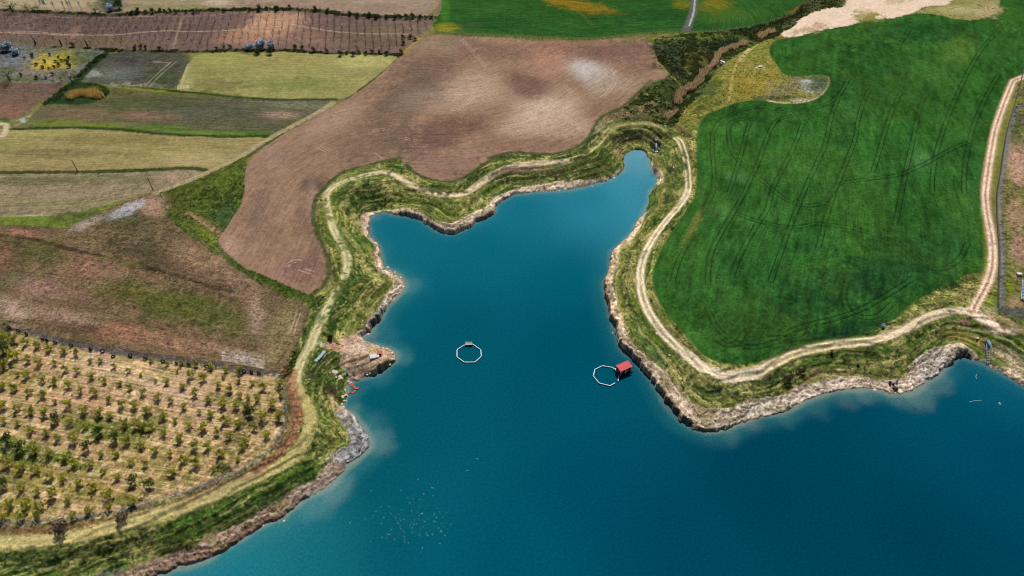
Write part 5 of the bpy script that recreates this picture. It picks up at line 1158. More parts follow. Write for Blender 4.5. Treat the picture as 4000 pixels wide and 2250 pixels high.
for i, (u, v) in enumerate(HB):
    bush('hedge_bush', u, v, random.uniform(1.3, 2.0), M_bushleaf, f'dark hedge bush on the lower edge of the bare orchard, {order[i]} from left', group='dark bushes in the hedge below the bare orchard')
HT = sorted([(x * k_ + 1000, y * k_) for x, y in ((155,60),(250,50),(445,70),(535,80),(625,100),(710,105),(765,110),(850,115),(910,120),(990,125),(1050,125),(1095,125),(1145,125),(1190,122),(1240,125),(1290,130),(1330,128),(75,62),(15,68))] + [(500 + x * .412, y * .412) for x, y in ((30,115),(80,105),(175,105),(230,100),(295,95),(345,95),(400,98),(455,105),(545,105),(620,100),(670,105),(900,100),(1150,85),(1240,80),(1315,78),(1410,75))])
for i, (u, v) in enumerate(HT):
    bush('hedge_bush', u, v, random.uniform(1.4, 2.3), M_bushleaf, f'dark hedge bush on the upper edge of the bare orchard, {order[i]} from left', group='dark bushes in the hedge above the bare orchard')
for u, v, r_, m_, lab in ((38,24,5.5,M_darkleaf,'biggest round dark bush at the top-left corner'),(99,26,3.0,M_darkleaf,'rounded dark bush second from the top-left corner'),(124,31,2.8,M_darkleaf,'low bush between two rounder ones near the top-left corner'),(145,30,2.8,M_darkleaf,'rounded dark bush right-most of the top-left clump'),(369,37,4.2,M_yellowleaf,'bright green bush alone in the top hedge'),
    (283,173,1.9,M_bushleaf,'round dark bush between two thin cypresses'),(598+0*1,142,1.5,M_bushleaf,'small dark bush near the right end of the bare orchard'),(1575,168,1.6,M_bushleaf,'small bush on the yellow-edged corner of the bare orchard'),(1600,143,1.8,M_bushleaf,'bush beside the right tip of the bare orchard'),(1623,150,1.6,M_bushleaf,'bush on the yellow strip beside the ploughed field'),
    (22,284,6.0,M_yellowleaf,'large yellow-green bush at the left frame edge beside the grey field'),(272,301,5.0,M_yellowleaf,'large yellow-green bush at the corner of the flower field'),(235,305,3.0,M_yellowleaf,'smaller yellow-green bush left of the flower field corner bush'),
    (820,2065,1.5,M_yellowleaf,'pale green bush on the lower-left bank terrace'),(700,2105,3.2,M_darkleaf,'wide dark bush low on the lower-left bank'),(745,2100,2.6,M_yellowleaf,'brighter bush at the right end of the dark bank thicket'),(660,2115,2.6,M_darkleaf,'dark bush at the left end of the bank thicket'),
    (3013,1473,2.8,M_darkleaf,'dense dark green bush below the road bend'),(3080,1478,2.4,M_darktwig,'dark twiggy bush on the slope below the road'),(3132,1447,2.0,M_darktwig,'dark twiggy bush nearest the road on the right slope'),(2670,1508,1.6,M_darkleaf,'dark bush on the headland slope left of the road bend'),
    (3450,1275,.9,M_greytwig,'pale dry shrub on the road edge right of the crop field'),(1460,745,2.2,M_darkleaf,'dark bush in the grassy hollow behind the small cove'),(2560,655,2.4,M_darkleaf,'dark shrub on the bank right of the narrow inlet'),(3345,1370,1.0,M_darkleaf,'small dark shrub just under the right lakeside road')):
    if u == 598: u = 1574
    bush('bush' if m_ is not M_darktwig else 'twiggy_bush', u, v, r_, m_, lab, n=420)
bush('bare_bush', 230, 2062, 2.7, M_darktwig, 'dark leafless bush at the lower-left orchard fence', n=900, leaf=.3)
bush('bare_bush', 472, 2022, 2.0, M_darktwig, 'smaller dark bare bush by the lower orchard fence', n=500, leaf=.3)
# small bushes in the flower field
SB = [(230,110),(290,75),(300,95),(465,75),(420,140),(520,135),(545,100),(580,130),(630,145),(335,165),(545,175),(510,195),(460,205),(400,195),(495,255),(335,295),(200,270),(650,185),(430,300),(640,110)]
for i, (x, y) in enumerate(sorted(SB)):
    bush('low_shrub', x * .415, 180 + y * .415, random.uniform(.9, 1.6), M_bushleaf, f'low dark shrub in the flower field, {order[i]} from left', group='low shrubs dotted over the flower field', n=150)
# cypresses and bare poplar trunks along the top-left hedge
for i, (u, v, lab) in enumerate(((242,173,'slim dark cypress left of the round bush, below the bare orchard'),(343,177,'slim dark cypress right of the round bush, below the bare orchard'),(141,168,'slim cypress nearest the left edge below the bare orchard'))):
    b = at(u, v + 6); t = empty('cypress', b); t.scale = (.75, .75, .75); mb = MB(); rd = random.Random(i)
    obj('trunk', limbs(1.5, .12, .3, i, 2).mesh('trunk', M_bark), t)
    for _ in range(500):
        z_ = rd.uniform(.3, 5.2); rr = .55 * (1 - (z_ / 5.6) ** 2) * rd.uniform(.5, 1); a = rd.uniform(0, 6.28); p = (rr * math.cos(a), rr * math.sin(a), z_); s_ = .2
        mb.quad((p[0] - s_, p[1], p[2]), (p[0], p[1] - s_, p[2] + .1), (p[0] + s_, p[1], p[2]), (p[0], p[1] + s_, p[2] + .35))
    obj('crown', mb.mesh('crown', M_bushleaf), t); tag(t, lab, 'cypress', 'slim cypresses below the bare orchard')
for i, x in enumerate((410, 435, 450, 525, 620, 665, 690, 775)):
    b = at(x * .412, (84 if x < 500 else 94) * .412 + 2); t = empty('bare_tree', b); mb = limbs(8.0 if x < 500 else 6.5, .16, 1.4, 30 + i, 7)
    obj('trunk', mb.mesh('trunk', M_pole), t)
    mb = crown(160, 1.2, 4.5, .5, 200 + i, 2.5, 7); obj('crown', mb.mesh('crown', M_greytwig), t); t.scale = (.6, .6, 1)
    tag(t, f'thin leafless tree in the top-left hedge, {order[i]} from left', 'tree', 'thin leafless trees in the top-left hedge')
# grey-blue thickets
for i, (u, v, r_, n, lab) in enumerate(((432,38,2.6,1,'pale grey thicket beside the top-left ditch'),(975,190,2.6,1,'left third of the blue-grey thicket under the pale orchard slope'),(1018,187,3.2,1,'blue-grey thicket middle clump under the pale orchard slope'),(1062,188,3.0,1,'right clump of the blue-grey thicket above the olive field'),(25,193,3.2,1,'grey bare thicket at the left edge above the flower field'),(62,208,2.6,1,'grey bare thicket left of the yellow flowers'))):
    bush('bare_thicket', u, v, r_, M_greytwig, lab, 'thicket', n=1100, leaf=.28, h=.6)
for u, v, r_, lab in ((455,15,4.5,'dark green bush in the top-left ditch'),(1000,197,2.8,'dark green bush at the foot of the blue-grey thicket, left'),(1050,198,2.8,'dark green bush at the foot of the blue-grey thicket, right')):
    bush('bush', u, v, r_, M_bushleaf, lab, n=420)
# ---------------------------------------------------------------- bare orchard at the top
P = unproj(YO, H0); A0 = unproj([(1500, 200), (1490, 75)], H0); va = (A0[1] - A0[0]); va /= np.linalg.norm(va); vb = np.array([va[1], -va[0]])
prm = (P - A0[0]); la = prm @ va; lb = prm @ vb
cand = []
for i in np.arange(la.min(), la.max(), 4.6):
    for j in np.arange(lb.min(), lb.max(), 4.6):
        p = A0[0] + va * (i + random.uniform(-.35, .35)) + vb * (j + random.uniform(-.35, .35)); cand.append(p)
cand = np.array(cand); ins = inpoly(cand[:, 0], cand[:, 1], P)
cand = cand[ins]
cpx = np.array(to_px(cand)); okm = (cpx[:, 0] > -20) & (cpx[:, 0] < 4000) & (np.random.default_rng(2).random(len(cand)) > .12)
cand = cand[okm]; cand = cand[np.argsort(cand[:, 1])]
def bare(seed, s=1.0, mb=None, o_=(0, 0, 0)):
    rd = random.Random(seed); mb = mb or MB()
    def br(p, d, L, r, k):
        q = tuple(p[i] + d[i] * L for i in range(3)); mb.tube([tuple(p[i] + o_[i] for i in range(3)), tuple(q[i] + o_[i] for i in range(3))], r, 3, r * .55, cap=False)
        if k:
            for _ in range(3):
                e = [d[i] * .8 + rd.uniform(-.75, .75) for i in range(3)]; n_ = math.sqrt(sum(x * x for x in e)); br(q, [x / n_ for x in e], L * .8, r * .6, k - 1)
    br((0, 0, -.1), (rd.uniform(-.1, .1), rd.uniform(-.1, .1), 1), .95 * s, .13 * s, 3)
    return mb
bm_ = [bare(300 + k).mesh('bare_sapling', M_darktwig) for k in range(4)]
zc = zat(cand[:, 0], cand[:, 1])
for k in range(min(300, len(cand))):
    o = obj('bare_sapling', bm_[k % 4], None, (cand[k][0], cand[k][1], zc[k]), (0, 0, random.uniform(0, 6.28)), (random.uniform(.8, 1.15),) * 3)
    tag(o, 'small leafless fruit tree in the brown orchard at the top', 'tree', 'leafless fruit trees in the brown orchard at the top')
if len(cand) > 300:
    mb = MB()
    for k in range(300, len(cand)): bare(k % 9, random.uniform(.8, 1.15), mb, (cand[k][0], cand[k][1], float(zc[k])))
    tag(obj('bare_saplings_beyond', mb.mesh('bare_saplings_beyond', M_darktwig)), 'farther rows of small leafless fruit trees in the top orchard', 'trees', kind='stuff')
# ---------------------------------------------------------------- reeds
def reeds(name, pl, width, dens, h, mat, label, ctr=None):
    P_ = W(pl, 1, push=False); seg = np.linalg.norm(np.diff(P_, axis=0), axis=1); s = np.concatenate([[0], np.cumsum(seg)])
    mb = MB(); rd = random.Random(9)
    for _ in range(int(s[-1] * width * dens)):
        q = rd.uniform(0, s[-1]); x = np.interp(q, s, P_[:, 0]); y = np.interp(q, s, P_[:, 1])
        w__ = width * (.55 + .45 * math.sin(q * .35 + 1) ** 2); a = rd.uniform(0, 6.28); r_ = w__ * .5 * math.sqrt(rd.random()); x += r_ * math.cos(a); y += r_ * math.sin(a)
        z_ = float(zat(x, y)) - .1; hh = h * rd.uniform(.6, 1.1); lx, ly = rd.uniform(-.35, .35), rd.uniform(-.35, .35); t = rd.uniform(0, 3.14); cx_, sy_ = math.cos(t) * .13, math.sin(t) * .13
        mb.quad((x - cx_, y - sy_, z_), (x + cx_, y + sy_, z_), (x + lx + cx_ * 1.8, y + ly + sy_ * 1.8, z_ + hh * .8), (x + lx * 1.5, y + ly * 1.5, z_ + hh))
    return tag(obj(name, mb.mesh(name, mat)), label, 'reeds', kind='stuff')
reeds('reed_bed', [(2906,171),(2880,185),(2854,192),(2807,212),(2797,235),(2787,259),(2765,275)], 4.2, 13, 2.6, M_reed, 'upper stretch of tan dry reeds along the gully')
reeds('reed_bed', [(2750,285),(2735,315),(2714,342),(2673,357),(2645,385),(2648,405)], 5.2, 13, 2.8, M_reed, 'lower, wider stretch of tan dry reeds along the gully')
reeds('reed_clump', [(2970,145),(2990,135),(3015,125)], 5.0, 12, 2.4, M_reed, 'isolated clump of tan reeds beside the pale bare ground')
reeds('reed_clump', [(2605,460),(2620,452),(2640,440)], 4.0, 12, 2.2, M_reed, 'small clump of tan reeds above the narrow inlet')
reeds('reed_clump', [(2650,500),(2673,518),(2695,535)], 2.0, 10, 1.5, M_reed, 'thin strip of rusty dry reeds right of the inlet')
reeds('golden_reed_clump', [(282,378),(310,370),(336,368),(365,370),(390,382)], 7.5, 9, 2.8, M_ybrown, 'golden clump of dry reeds in the dark green corner')
# ---------------------------------------------------------------- rocks, rubbish and small things
def rockmesh(seed, n=2):
    import bmesh
    rd = random.Random(seed); bm = bmesh.new(); bmesh.ops.create_icosphere(bm, subdivisions=n, radius=1.0)
    for v in bm.verts:
        k = 1 + rd.uniform(-.25, .22); v.co = v.co * k; v.co.z *= .6
        if v.co.z > .4: v.co.z = .4 + (v.co.z - .4) * .4
    me = bpy.data.meshes.new('rock'); bm.to_mesh(me); bm.free(); me.materials.append(M_stone); return me
rk_ = [rockmesh(k) for k in range(4)]
def rock(u, v, s, label, group=None, name='rock'):
    b = at(u, v); o = obj(name, rk_[random.randrange(4)], None, (b[0], b[1], b[2] + s * .15), (0, 0, random.uniform(0, 6.28)), (s, s * random.uniform(.6, 1), s * random.uniform(.6, 1)))
    return tag(o, label, 'rock', group)
SK, SX, SY = .2346, 1150, 1270
for (x, y) in ((1035,325),(875,355),(930,360),(985,440),(1050,440),(930,490),(880,530),(935,540),(1005,535),(865,455),(1135,360),(1055,660),(1010,500),(890,515),(1080,450)):
    rock(SX + x * SK, SY + y * SK, random.uniform(.22, .42), 'small pale stone on the bare debris headland', 'small stones on the bare debris headland')
for (x, y) in ((640,760),(665,775),(690,770),(700,800),(680,820),(655,795),(630,775),(710,785),(585,795)):
    rock(SX + x * SK, SY + y * SK, random.uniform(.35, .6), 'cream block in the heap at the edge of the dark green hollow', 'cream blocks heaped beside the dark green hollow')
for (x, y) in ((695,870),(760,860),(780,880),(800,895),(750,900)):
    rock(SX + x * SK, SY + y * SK, random.uniform(.4, .65), 'whitish block in the row below the cream heap', 'whitish blocks below the cream heap')
for (x, y) in ((905,945),(930,955),(950,960),(915,970),(1250,815),(1215,825),(1260,800),(860,1165),(880,1170),(840,1175)):
    rock(SX + x * SK, SY + y * SK, random.uniform(.3, .5), 'pale stone at the waterline of the debris headland', 'pale stones at the waterline of the debris headland')
rock(2970, 262, 1.3, 'largest white boulder in the yellow-green meadow', 'white boulders in the meadow'); rock(2955, 266, .8, 'small white boulder left of the largest meadow boulder', 'white boulders in the meadow'); rock(2985, 275, .7, 'small white boulder right of the largest meadow boulder', 'white boulders in the meadow')
rock(2909, 275, .7, 'lone pale boulder far left in the meadow', 'white boulders in the meadow')
rock(2822, 248, 2.2, 'flat grey-green slab beside the reeds')
for u, v, lab in ((2631,654,'white stone on the bank right of the narrow inlet'),(2702,770,'white stone beside the right road under the crop field'),(2616,1388,'white stone in the grass below the right road'),(2599,493,'pale stone on the track above the inlet'),(2562,547,'pale stone above the little waterfall'),(2566,1303,'pale flat stone on the inner road edge'),(2492,1373,'rounded pale boulder on the cliff top above the hut'),(3510,1532,'cream boulder at the waterline near the fishing gear'),(3818,1321,'white stone on the slope left of the intake pipes'),(242,2112,'white stone on the light track below the bare bush')):
    rock(u, v, .55, lab)
for i in range(34):
    # loose boulders at the waterline
    k = rng.integers(20, len(shore) - 20); p = shore[k]; x_, y_ = p[0] + rng.normal(0, .8), p[1] + rng.normal(0, .8)
    z_ = max(float(zat(x_, y_)), -.1); s = rng.uniform(.3, .7)
    o = obj('rock', rk_[i % 4], None, (x_, y_, z_ + .05), (0, 0, i), (s, s * .8, s * .8)); tag(o, 'loose pale boulder at the foot of the %s' % ('left shore below the headland' if x_ < -25 and y_ < 150 else 'left headland or cove shore' if x_ < -5 else 'upper shore beside the inlet' if y_ > 205 else 'cliff on the right bank' if x_ < 58 else 'lower right shore'), 'rock', 'loose boulders along the lake edge')
b = at(SX + 1335 * SK, SY + 520 * SK); mb = MB(); n = 9
g = [[(-1.6 + 3.2 * i / n, -.9 + 1.8 * j / n, .25 + random.uniform(0, .22)) for i in range(n + 1)] for j in range(n + 1)]
for j in range(n):
    for i in range(n): mb.quad(g[j][i], g[j][i + 1], g[j + 1][i + 1], g[j + 1][i])
sk = [g[0][i] for i in range(n + 1)] + [g[j][n] for j in range(1, n + 1)] + [g[n][i] for i in range(n - 1, -1, -1)] + [g[j][0] for j in range(n - 1, 0, -1)]
for a, c_ in zip(sk, sk[1:] + sk[:1]): mb.quad((a[0], a[1], -.3), (c_[0], c_[1], -.3), c_, a)
tag(obj('plastic_sheet', mb.mesh('plastic_sheet', M_wwood), None, b, (0, 0, .25)), 'crumpled white sheet lying near the headland tip', 'sheet')
b = at(SX + 1420 * SK, SY + 490 * SK); t = empty('fishing_shelter', b)
mb = MB(); mb.quad((-.9, -.5, 1.15), (.9, -.6, 1.05), (1.0, .6, 1.35), (-.8, .7, 1.3)); mb.quad((-.8, .7, 1.25), (1.0, .6, 1.3), (.9, -.6, 1.0), (-.9, -.5, 1.1)); obj('awning', mb.mesh('awning', M_cloth), t)
mb = MB()
for x, y in ((-.75, -.4), (.75, -.45), (.8, .45), (-.7, .5)): mb.tube([(x, y, -.2), (x, y, 1.15)], .05, 5)
obj('poles', mb.mesh('poles', M_pole), t); mb = MB(); mb.box((0, 0, .3), (1.0, .7, .6)); obj('crate', mb.mesh('crate', M_rust), t)
tag(t, 'tiny shelter with faded red cover beside the white sheet', 'shelter')
b = at(SX + 440 * SK, SY + 515 * SK); t = empty('pallet_stack', b, R(62)); 
for k in range(5):
    mb = MB()
    for j in range(5): mb.box((-2.4 + k * 1.05, -.5 + j * .24, .35 + .06 * (k % 2)), (.95, .17, .05))
    for j in (-.45, 0, .45): mb.box((-2.4 + k * 1.05, j, .22), (.9, .1, .2))
    obj('pallet', mb.mesh('pallet', M_sheet), t, (0, random.uniform(-.12, .12), 0), (0, 0, random.uniform(-.12, .12)))
tag(t, 'row of pale blue-white pallets lying in the green hollow', 'pallets')
b = at(SX + 590 * SK, SY + 250 * SK); t = empty('iron_tank', b); mb = MB(); mb.tube([(0, 0, -.2), (0, 0, 1.5)], .85, 18, cap=False); mb.tube([(0, 0, 1.5), (0, 0, .3)], .78, 18, cap=False); obj('tank_wall', mb.mesh('tank_wall', M_rust), t)
mb = MB(); mb.torus(.82, .06, 20, 6); obj('rim', mb.mesh('rim', M_rust), t, (0, 0, 1.5), (R(90), 0, 0)); t.rotation_euler = (R(-20), R(12), 0)
tag(t, 'dark rusty open tank on the red soil by the track', 'tank')
a = at(SX + 685 * SK, SY + 300 * SK); b = at(SX + 820 * SK, SY + 350 * SK); mb = MB(); d = np.array(b) - np.array(a); mb.tube([(0, 0, .25), tuple(d * .5 + [0, 0, .3]), tuple(d + [0, 0, .25])], .17, 7, .1)
tag(obj('log', mb.mesh('log', M_log), None, a), 'long weathered log lying across the reddish soil', 'log')
def rag(u, v, w_, l, rz, label):
    b = unproj([(u, v)])[0]; mb = MB(); n = 10; rd = random.Random(int(u))
    gg = [[((i / n - .5) * l, (j / 5 - .5) * w_ * (.5 + .5 * math.sin(i * .9) ** 2) + .35 * math.sin(i * .7), .1 + rd.uniform(0, .28)) for i in range(n + 1)] for j in range(6)]
    for j in range(5):
        for i in range(n):
            if rd.random() < .9: mb.quad(gg[j][i], gg[j][i + 1], gg[j + 1][i + 1], gg[j + 1][i])
    for j in (0, 5):
        for i in range(n): a_, c_ = gg[j][i], gg[j][i + 1]; mb.quad((a_[0], a_[1], -.3), (c_[0], c_[1], -.3), c_, a_)
    tag(obj('cloth', mb.mesh('cloth', M_cloth), None, (b[0], b[1], 0), (0, 0, rz)), label, 'cloth', 'faded red cloths in the shallows')
rag(SX + 1000 * SK, SY + 1030 * SK, 1.2, 3.6, R(-25), 'longer pinkish-red cloth floating at the headland shore'); rag(SX + 955 * SK, SY + 1125 * SK, .9, 2.6, R(30), 'shorter orange-red cloth below the longer pink one')
b = at(SX + 875 * SK, SY + 785 * SK); mb = MB(); mb.tube([(0, -.9, .25), (0, -.4, .38), (0, .5, .38), (0, .9, .25)], .32, 8); tag(obj('canoe_float', mb.mesh('canoe_float', M_teal), None, b, (0, 0, .3)), 'small teal plastic float lying on the debris slope', 'float')
b = at(SX + 240 * SK, SY + 915 * SK); mb = MB(); mb.box((0, 0, .25), (1.1, .3, .2), rz=.15); mb.box((0, 0, .4), (.9, .12, .1), rz=.15); tag(obj('white_board', mb.mesh('white_board', M_wwood), None, b), 'small white board on the brown patch beside the track', 'board')
# little waterfall
b = at(2562, 588); t = at(2561, 564)
mb = MB(); n = 10; top = np.array([b[0], b[1] + 1.6, b[2] + 3.0]); bot = np.array([b[0] + .1, b[1] - .6, b[2] + .05])
for s, wd in ((0, .5),):
    L_, R_2 = [], []
    for k in range(n + 1):
        f_ = k / n; p = top * (1 - f_) + bot * f_; p[1] -= .5 * math.sin(f_ * 3.14); w__ = .28 + .16 * math.sin(k * 2.1) + .12 * f_
        L_.append((p[0] - w__, p[1], p[2])); R_2.append((p[0] + w__, p[1] - .03, p[2]))
    for k in range(n):
        mb.quad(L_[k], R_2[k], R_2[k + 1], L_[k + 1]); mb.quad(*[(q[0], q[1] + .25, q[2]) for q in (L_[k + 1], R_2[k + 1], R_2[k], L_[k])])
mb.box((bot[0], bot[1] - .2, bot[2]), (1.5, .9, .12), rz=.2)
tag(obj('waterfall', mb.mesh('waterfall', M_fall)), 'thin white waterfall in the dark hollow above the inlet', 'waterfall')
# intake pipes running down to the water at right
a = np.array(at(3855, 1343)); b = np.array(at(3858, 1422)); t = empty('intake_pipes', tuple(a)); d = b - a
for s in (-.45, .45):
    mb = MB(); mb.tube([(s, 0, .5), tuple(d * .5 + [s, 0, .75]), tuple(d + [s, 0, .25])], .13, 8); obj('pipe', mb.mesh('pipe', M_steel), t)
mb = MB()
for k in range(14): f_ = k / 13; p = d * f_; mb.box((p[0], p[1], p[2] + .62 + .15 * math.sin(f_ * 3.14)), (1.2, .09, .07))
obj('rungs', mb.mesh('rungs', M_conc), t)
mb = MB(); mb.box((0, -.6, .9), (1.0, 2.4, .7)); mb.box((0, -.6, 1.3), (.7, 1.6, .1)); mb.tube([(0, -1.8, .9), (0, -2.6, .8)], .25, 8); obj('pump', mb.mesh('pump', M_steel), t)
tag(t, 'blue-grey pump with twin pipes running down to the lake', 'intake pipes')
# solar panel and white box at the right edge
P4 = atm([(3990, 1165), (3996, 1086), (4012, 1086), (4008, 1166)], add=1.0); a = np.array(P4[0]); b = np.array(P4[1]); L_ = float(np.linalg.norm((b - a)[:2])); an = math.atan2(b[1] - a[1], b[0] - a[0])
t = empty('solar_panel', (a[0], a[1], a[2]), an)
mb = MB(); mb.box((L_ / 2, -2.2, 1.0), (L_, 4.4, .08), rx=R(-8)); obj('frame', mb.mesh('frame', M_wwood), t)
mb = MB(); n = 14
for k in range(n):
    for j in range(5): mb.box(((k + .5) * L_ / n, -.35 - j * .86 - .1, 1.07 + (.35 + j * .86 - 2.1) * math.tan(R(8)) * 1.0), (L_ / n * .72, .74, .03), rx=R(-8))
obj('cells', mb.mesh('cells', M_blue), t)
mb = MB()
for x in (.4, L_ / 2, L_ - .4):
    for y in (-.5, -3.8): mb.box((x, y, .4), (.1, .1, 1.1))
obj('stand', mb.mesh('stand', M_wire), t); tag(t, 'blue solar panel array cut by the right frame edge', 'solar panel')
b = at(3978, 1075); t = empty('white_cabinet', b); mb = MB(); mb.box((0, 0, .45), (1.7, .9, .9)); obj('cabinet_body', mb.mesh('cabinet_body', M_conc), t); mb = MB(); mb.box((0, 0, .94), (1.85, 1.05, .07)); obj('lid', mb.mesh('lid', M_wwood), t); tag(t, 'small white cabinet beside the solar panel', 'cabinet')
# fishing gear and a seated angler
def gear(u, v, mat, s, label, name, cat):
    b = at(u, v); mb = MB(); mb.tube([(0, 0, -.05), (0, 0, .12 * s), (0, 0, .5 * s)], .3 * s, 9, .36 * s); mb.torus(.34 * s, .03 * s, 12, 5)
    tag(obj(name, mb.mesh(name, mat), None, b), label, cat)
gear(3476, 1496, M_dark, 1.3, 'black bucket left of the seated angler', 'bucket', 'bucket'); gear(3477, 1504, M_dark, 1.0, 'lower of the small black buckets left of the angler', 'bucket', 'bucket'); gear(3489, 1502, M_dark, 1.1, 'small black bucket closest to the angler', 'bucket', 'bucket'); gear(3491, 1518, M_rust, 1.6, 'reddish tub on the rocks below the angler', 'tub', 'tub'); gear(3502, 1520, M_dark, 1.2, 'dark tub right of the reddish tub', 'tub', 'tub')
gear(3249, 1380, M_dark, 1.6, 'dark round tub with pale rim on the right bank', 'tub', 'tub'); gear(3352, 1427, M_rust, 1.4, 'dark rusty drum on the dry right slope', 'drum', 'drum')
b = at(3503, 1494); t = empty('person', b, R(200))
me = bpy.data.meshes.new('body')
jv = [(0,0,.50),(0,.02,.78),(0,.06,1.0),(0,.08,1.12),(0,.1,1.3),(.16,.05,.98),(.27,-.08,.76),(.2,-.32,.72),(-.16,.05,.98),(-.27,-.08,.76),(-.2,-.32,.72),(.11,-.02,.48),(.17,-.45,.52),(.17,-.5,.08),(.17,-.66,.05),(-.11,-.02,.48),(-.17,-.45,.52),(-.17,-.5,.08),(-.17,-.66,.05)]
ed = [(0,1),(1,2),(2,3),(3,4),(2,5),(5,6),(6,7),(2,8),(8,9),(9,10),(0,11),(11,12),(12,13),(13,14),(0,15),(15,16),(16,17),(17,18)]
rr = [.17,.15,.16,.065,.11,.075,.055,.045,.075,.055,.045,.1,.08,.06,.05,.1,.08,.06,.05]
me.from_pydata(jv, ed, []); me.materials.append(M_dark); po = obj('body', me, t)
sk_ = po.modifiers.new('skin', 'SKIN')
for i, r_ in enumerate(rr): me.skin_vertices[0].data[i].radius = (r_, r_)
me.skin_vertices[0].data[0].use_root = True
po.modifiers.new('sub', 'SUBSURF').levels = 2
po.modifiers['sub'].render_levels = 2
mb = MB(); mb.box((0, .05, .22), (.42, .36, .4)); obj('stool', mb.mesh('stool', M_wwood), t)
tag(t, 'person in dark clothes sitting on the right shore rocks', 'person')
# shoreline flotsam and specks on the lake
M_speck = simple('pale_speck', C(170, 204, 212), .6, .2, .1)
sm = [rockmesh(20 + k, 1) for k in range(3)]
for s_ in sm: s_.materials.clear(); s_.materials.append(M_speck)
FP = []
for x, y in ((662,52),(842,87),(775,95),(800,132),(507,154),(234,160),(716,181),(716,190),(800,204),(619,230),(675,304),(604,340),(325,303),(314,311),(279,346),(257,385),(348,402),(394,299),(410,362),(460,407),(502,434),(481,455),(534,418),(627,426),(667,416),(676,386),(694,367),(705,363),(832,401),(814,438),(764,469),(501,478),(501,507),(516,509),(609,498),(587,479),(648,461),(623,467),(541,626),(418,511),(334,582),(372,592),(449,604),(741,541),(748,566),(675,564),(615,540),(852,498),(872,519),(874,532),(909,567),(966,463),(856,352),(37,452),(228,622),(704,681),(329,455),(487,370),(586,267),(507,331),(568,219),(788,127),(676,238),(410,554),(394,558),(380,546),(535,535),(536,576),(537,606),(577,634),(792,556),(900,490),(934,509),(725,437),(709,486),(863,640),(178,408),(925,358),(813,364),(886,400)):
    FP.append((1350 + x * .427, 1850 + y * .427))
rd = random.Random(4)
for k in range(70): FP.append((1600 + rd.gauss(0, 90), 2020 + rd.gauss(0, 62)))
FP += [(1864, 1793), (1367, 2043), (1825, 1838)]
for i, (u, v) in enumerate(FP):
    p = unproj([(u, v)])[0]; s = rd.uniform(.1, .17) if i < 80 or i > 149 else rd.uniform(.04, .07)
    o = obj('floating_speck', sm[i % 3], None, (p[0], p[1], .04), (0, 0, rd.uniform(0, 6)), (s, s * rd.uniform(.5, 1), s * .6)); tag(o, 'tiny white speck floating in the scattered flock on open water', 'floating speck', 'tiny white specks scattered on the lower lake')
for u, v, s, lab in ((3903,1577,.4,'larger of two white buoys floating at lower right'),(3906,1582,.3,'smaller white buoy touching the larger one at lower right')):
    p = unproj([(u, v)])[0]; t = empty('buoy', (p[0], p[1], 0)); mb = MB(); mb.tube([(0, 0, -.2), (0, 0, .0), (0, 0, .35), (0, 0, .5)], s, 10, s * .5); obj('buoy_body', mb.mesh('buoy_body', M_white, True), t); mb = MB(); mb.torus(.1, .03, 10, 5); obj('ring', mb.mesh('ring', M_wire), t, (0, 0, .55)); tag(t, lab, 'buoy')
def rope(pl, label):
    P_ = smooth(unproj(pl), 2); mb = MB(); mb.tube([(x - P_[0][0], y - P_[0][1], .03) for x, y in P_], .05, 5); tag(obj('rope', mb.mesh('rope', M_white), None, (P_[0][0], P_[0][1], 0)), label, 'rope')
rope([(3786,1570),(3800,1567),(3818,1564),(3834,1564)], 'longer pale rope curving on the water at lower right'); rope([(3816,1462),(3811,1470),(3814,1480)], 'short curved rope floating below the intake pipes')
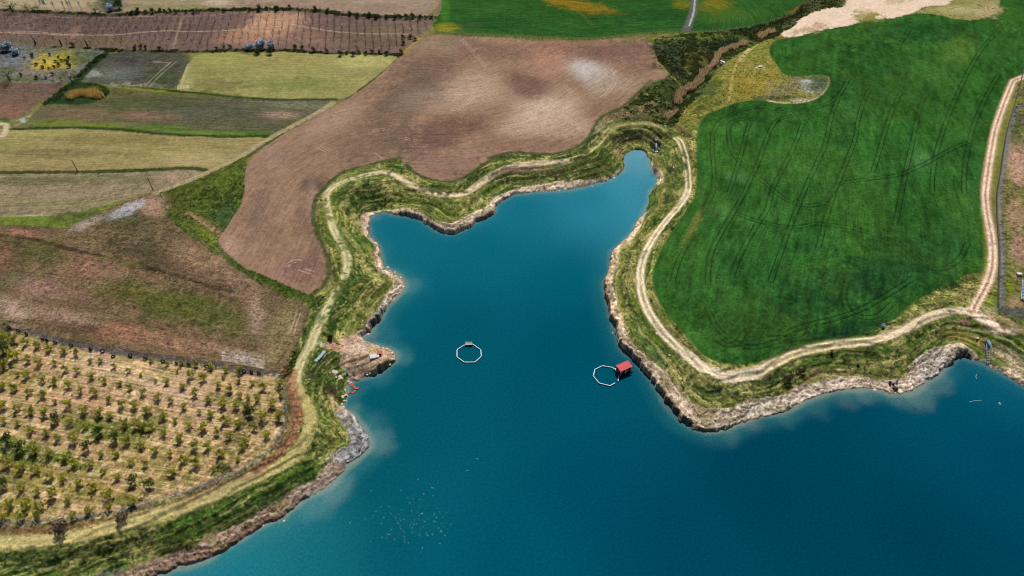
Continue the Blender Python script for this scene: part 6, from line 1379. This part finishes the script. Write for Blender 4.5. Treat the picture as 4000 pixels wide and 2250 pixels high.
# ---------------------------------------------------------------- scrub and grass tufts: real tufts over the banks
pr = SCRUB.copy()
pr *= (DS > .3)
area = np.gradient(YS)[:, None] * (SR * np.mean(np.diff(core)))[:, None]
inb = (np.abs(UC) < 1.0)[None, :] & (YS < 520)[:, None] & (YS > 70)[:, None]
wgt = np.where(inb, np.maximum(pr, 0) * area, 0); wgt = (wgt * (N3 > .42) * (.3 + 1.7 * sstep((N12 - .4) * 5))).ravel()
NT = 34000
pick = rng.choice(wgt.size, NT, p=wgt / wgt.sum())
fx, fy, fz = X.ravel()[pick], Y.ravel()[pick], Z.ravel()[pick]
fc = COL.reshape(-1, 3)[pick]
K = 7
a = rng.uniform(0, 6.28, (NT, K)); sz = (rng.uniform(.25, .75, (NT, 1)) * rng.uniform(.6, 1.2, (NT, K))) * np.clip(SCRUB.ravel()[pick], .4, 1.1)[:, None] * 1.15
ox = rng.normal(0, .28, (NT, K)); oy = rng.normal(0, .28, (NT, K))
bx, by = fx[:, None] + ox, fy[:, None] + oy; bz = fz[:, None] - .05 + 0 * ox
ca, sa = np.cos(a), np.sin(a)
lx, ly = rng.normal(0, .35, (NT, K)) * sz, rng.normal(0, .35, (NT, K)) * sz
p1 = np.stack([bx - ca * sz * .45, by - sa * sz * .45, bz], -1); p2 = np.stack([bx + ca * sz * .45, by + sa * sz * .45, bz], -1)
p3 = np.stack([bx + lx + ca * sz * .3, by + ly + sa * sz * .3, bz + sz * .9], -1); p4 = np.stack([bx + lx - ca * sz * .3, by + ly - sa * sz * .3, bz + sz * .8], -1)
VV = np.stack([p1, p2, p3, p4], 2).reshape(-1, 3).astype(np.float32)
dark = rng.random((NT, 1, 1)); cc = fc[:, None, :] * (.9 + 1.2 * rng.random((NT, K, 1))); gr = np.array([[C(70, 90, 42)]]) ; cc = np.where(dark < .45, gr * (.8 + .9 * rng.random((NT, K, 1))), cc)
cc = np.clip(cc, .01, .6)
me = bpy.data.meshes.new('bank_scrub'); n = NT * K
me.vertices.add(4 * n); me.vertices.foreach_set('co', VV.ravel()); me.loops.add(4 * n); me.loops.foreach_set('vertex_index', np.arange(4 * n, dtype=np.int32))
me.polygons.add(n); me.polygons.foreach_set('loop_start', np.arange(0, 4 * n, 4, dtype=np.int32))
at2 = me.attributes.new('col', 'FLOAT_COLOR', 'FACE'); at2.data.foreach_set('color', np.concatenate([cc, np.ones(cc.shape[:2] + (1,))], -1).reshape(-1).astype(np.float32))
me.update(calc_edges=True); me.materials.append(M_scrub)
tag(obj('bank_scrub', me), 'low scrub and grass tufts over the banks and gully', 'scrub', kind='stuff')
